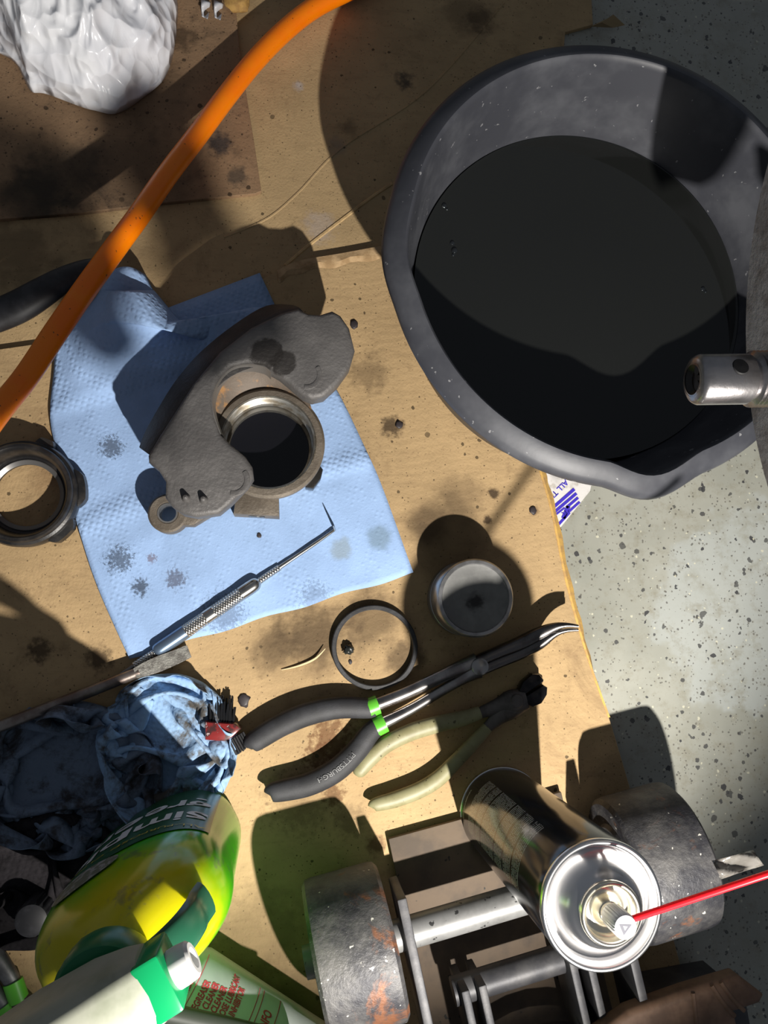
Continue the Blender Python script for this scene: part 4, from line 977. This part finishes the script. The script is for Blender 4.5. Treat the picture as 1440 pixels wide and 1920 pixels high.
mAx = M('grey painted axle', (.24, .24, .235), .42, .3, col2=(.16, .16, .155), vs=40, speck=(170, .66, (.04, .04, .04)))
def jp(a, b, z): return JL + ja*a + jb*b + Vector((0, 0, z-.05))
MB().tube([jp(-.034, 0, .05), jp(JD+.034, 0, .05)], .0105, 24).build('axle', mAx, jk)
mFr = M('grimy jack frame', (.05, .05, .055), .5, .3, col2=(.09, .088, .09), vs=50, bump=.25, bs=150)
MB().tube([jp(.06, .048, .045), jp(JD-.06, .048, .045)], .0095, 20).build('cross_rod', mFr, jk)
for a in (.037, JD-.037):
    MB().obox(jp(a, .105, .048), ja, jb, (0, 0, 1), .0032, .135, .022, .001).build('side_plate', mFr, jk)
for a in (.066, .078, JD-.078, JD-.066):
    MB().obox(jp(a, .145, .045), ja, jb, (0, 0, 1), .0028, .105, .020, .001).build('inner_plate', mFr, jk)
mShadePlate = M('brown painted shade', (.13, .092, .06), .75, 0, col2=(.085, .063, .045), vs=35, bump=.3, bs=120, speck=(90, .68, (.03, .028, .025)))  # for an added plate: its brown paints in the shaded ground between the wheels
MB().obox(jp(JD*.5, .058, .006), ja, jb, (0, 0, 1), JD*.5-.041, .108, .002, .001).build('painted_shade_plate', mShadePlate, jk)
pth = [jp(JD*.5+.075*math.cos(t), .17+.075*math.sin(t), .040) for t in np.linspace(R(200), R(340), 14)]
MB().tube(pth, .006, 10).build('arm_yoke', M('black paint', (.02, .02, .025), .4), jk)

# ------------------------------------------------------------------ brown wooden block
wd = thing('wooden_handle', 'brown grooved wooden bar end at the lower right', 'handle', P(1320, 1900, 0))
mWd = M('dirty brown wood', (.20, .115, .07), .6, col2=(.11, .06, .035), vs=40, bump=.4, bs=90)
wc = [(1090, 1960), (1180, 1896), (1290, 1857), (1385, 1829), (1436, 1868), (1428, 1884), (1380, 1900), (1400, 1990), (1250, 2010)]
MB().prism(W(wc, .075), .060, .075, .005, 3).build('bar', mWd, wd)
for (a, b) in (((1335, 1848), (1378, 1905)), ((1352, 1842), (1396, 1895)), ((1300, 1862), (1308, 1930))):
    MB().tube([P(lerp(a[0], b[0], t), lerp(a[1], b[1], t)+4*math.sin(t*3), .0752) for t in np.linspace(0, 1, 6)], .0015, 6, flat=.6).build('groove_ridge', mWd, wd)
MB().prism(W([(1240, 1900), (1400, 1870), (1420, 1980), (1260, 2000)], .060), 0, .060, .003).build('post', mFr, wd)

# ------------------------------------------------------------------ wheel hub above the pan, right edge
HXc = Vector((.2349, .1042, .3531))
hub = thing('wheel_hub', 'rusty grey brake hub with threaded stub hanging over the pan', 'hub', HXc)
hub_ax = Vector((-1, -.0655, -.198)).normalized()
mHub = M('grey cast hub', (.36, .35, .35), .5, .2, col2=(.24, .22, .21), vs=60, bump=.35, bs=220)
MB().lathe([(.02, -.022), (.138, -.022), (.1415, -.019), (.1422, -.002), (.140, 0), (.108, 0), (.104, -.004), (.07, -.006), (.055, .004), (.03, .006), (.012, .006)], HXc, 96, axis=hub_ax).build('disc', mHub, hub, ang=35)
mStub = M('machined stub steel', (.46, .44, .44), .25, .95, col2=(.26, .25, .25), vs=60, bump=.15)
tip = P(1300, 712, .345); st0 = tip.copy(); 
sp = [(.0001, .0)]
s_ax = (tip - (tip + Vector((.16, .004, .004)))).normalized()
def sprof():
    r = .0092; L = 0; out = [(.0055, .0005), (.0075, .0), (r-.0006, -.0008), (r, -.002), (r, -.020), (r-.0010, -.021)]
    z = -.022
    while z > -.06: out += [(r+.0012, z-.0004), (r-.0002, z-.0011)]; z -= .0016
    out += [(r+.0012, z), (r+.0012, -.16)]
    return out
so = MB().lathe(sprof(), tip, 40, axis=s_ax).build('threaded_stub', mStub, hub, ang=30)
MB().lathe([(0, -.0018), (.0040, -.0016), (.0062, .0004)], tip, 32, axis=s_ax).build('end_face', M('dark end face', (.05, .045, .042), .3, .7), hub)
mHole = M('drilled hole', (.008, .008, .009), .6)
for (dy, dz, r) in ((.0028, .0022, .0017), (-.0025, .0015, .0017)):
    MB().lathe([(0, .0004), (r, .0004), (r, -.0012)], tip + Vector((0, dy, dz)) - s_ax*.0006, 20, axis=s_ax).build('end_hole', mHole, so)
MB().lathe([(0, .0005), (.0028, .0004), (.0032, 0)], tip - s_ax*.013 + Vector((0, .002, .0088)), 22, axis=(0, .22, 1)).build('cotter_hole', mHole, so)

# ------------------------------------------------------------------ unseen plates added to block the lamp, above the jack and out of the frame
def shade_plate(gpx, t, th):
    """outline where the shade falls (pixels, height) carried back along the lamp's rays to the level of the added plate"""
    zc = LAMP.z + (ZG-LAMP.z)*t; out = []
    for q in gpx:
        g = P(*q) if len(q) == 3 else P(q[0], q[1], 0)
        out.append(LAMP.lerp(g, (LAMP.z-zc)/(LAMP.z-g.z)))
    return [Vector((p.x, p.y, 0)) for p in out], zc-ZG-th, zc-ZG
arm = thing('shade_blocker', 'unseen added light blocker hanging above the floor jack', 'light blocker', LAMP.lerp(P(300, 350, 0), .3))  # arm holds only the added plates that block the lamp
pts, z0, z1 = shade_plate([(458, 428), (415, 365), (384, 262), (330, 150), (200, 60), (150, 190), (222, 300), (262, 390), (285, 445), (292, 525), (330, 480), (392, 434)], .29, .006)
MB().prism(pts, z0, z1, .001).build('blocker_bar', mFr, arm)
pts, z0, z1 = shade_plate([(-350, 60), (0, 190), (110, 240), (135, 300), (128, 350), (150, 385), (195, 400), (190, 430), (120, 440), (40, 470), (-350, 560)], .29, .006)
MB().prism(pts, z0, z1, .001).build('blocker_bar', mFr, arm)
pts, z0, z1 = shade_plate([(165, 655, .02), (100, 600, .026), (60, 545, .05), (140, 450, .06), (205, 520, .045), (245, 590, .034), (262, 625, .028), (225, 668, .02)], .29, .006)
MB().prism(pts, z0, z1, .001).build('blocker_link', mFr, arm)
pts, z0, z1 = shade_plate([(1330, -5), (1345, 80), (1430, 220), (1520, 420), (1800, 420), (1800, -5)], .5, .004)  # unseen plate added to shade the top right corner
MB().prism(pts, z0, z1, .001).build('corner_blocker', mFr, hub)
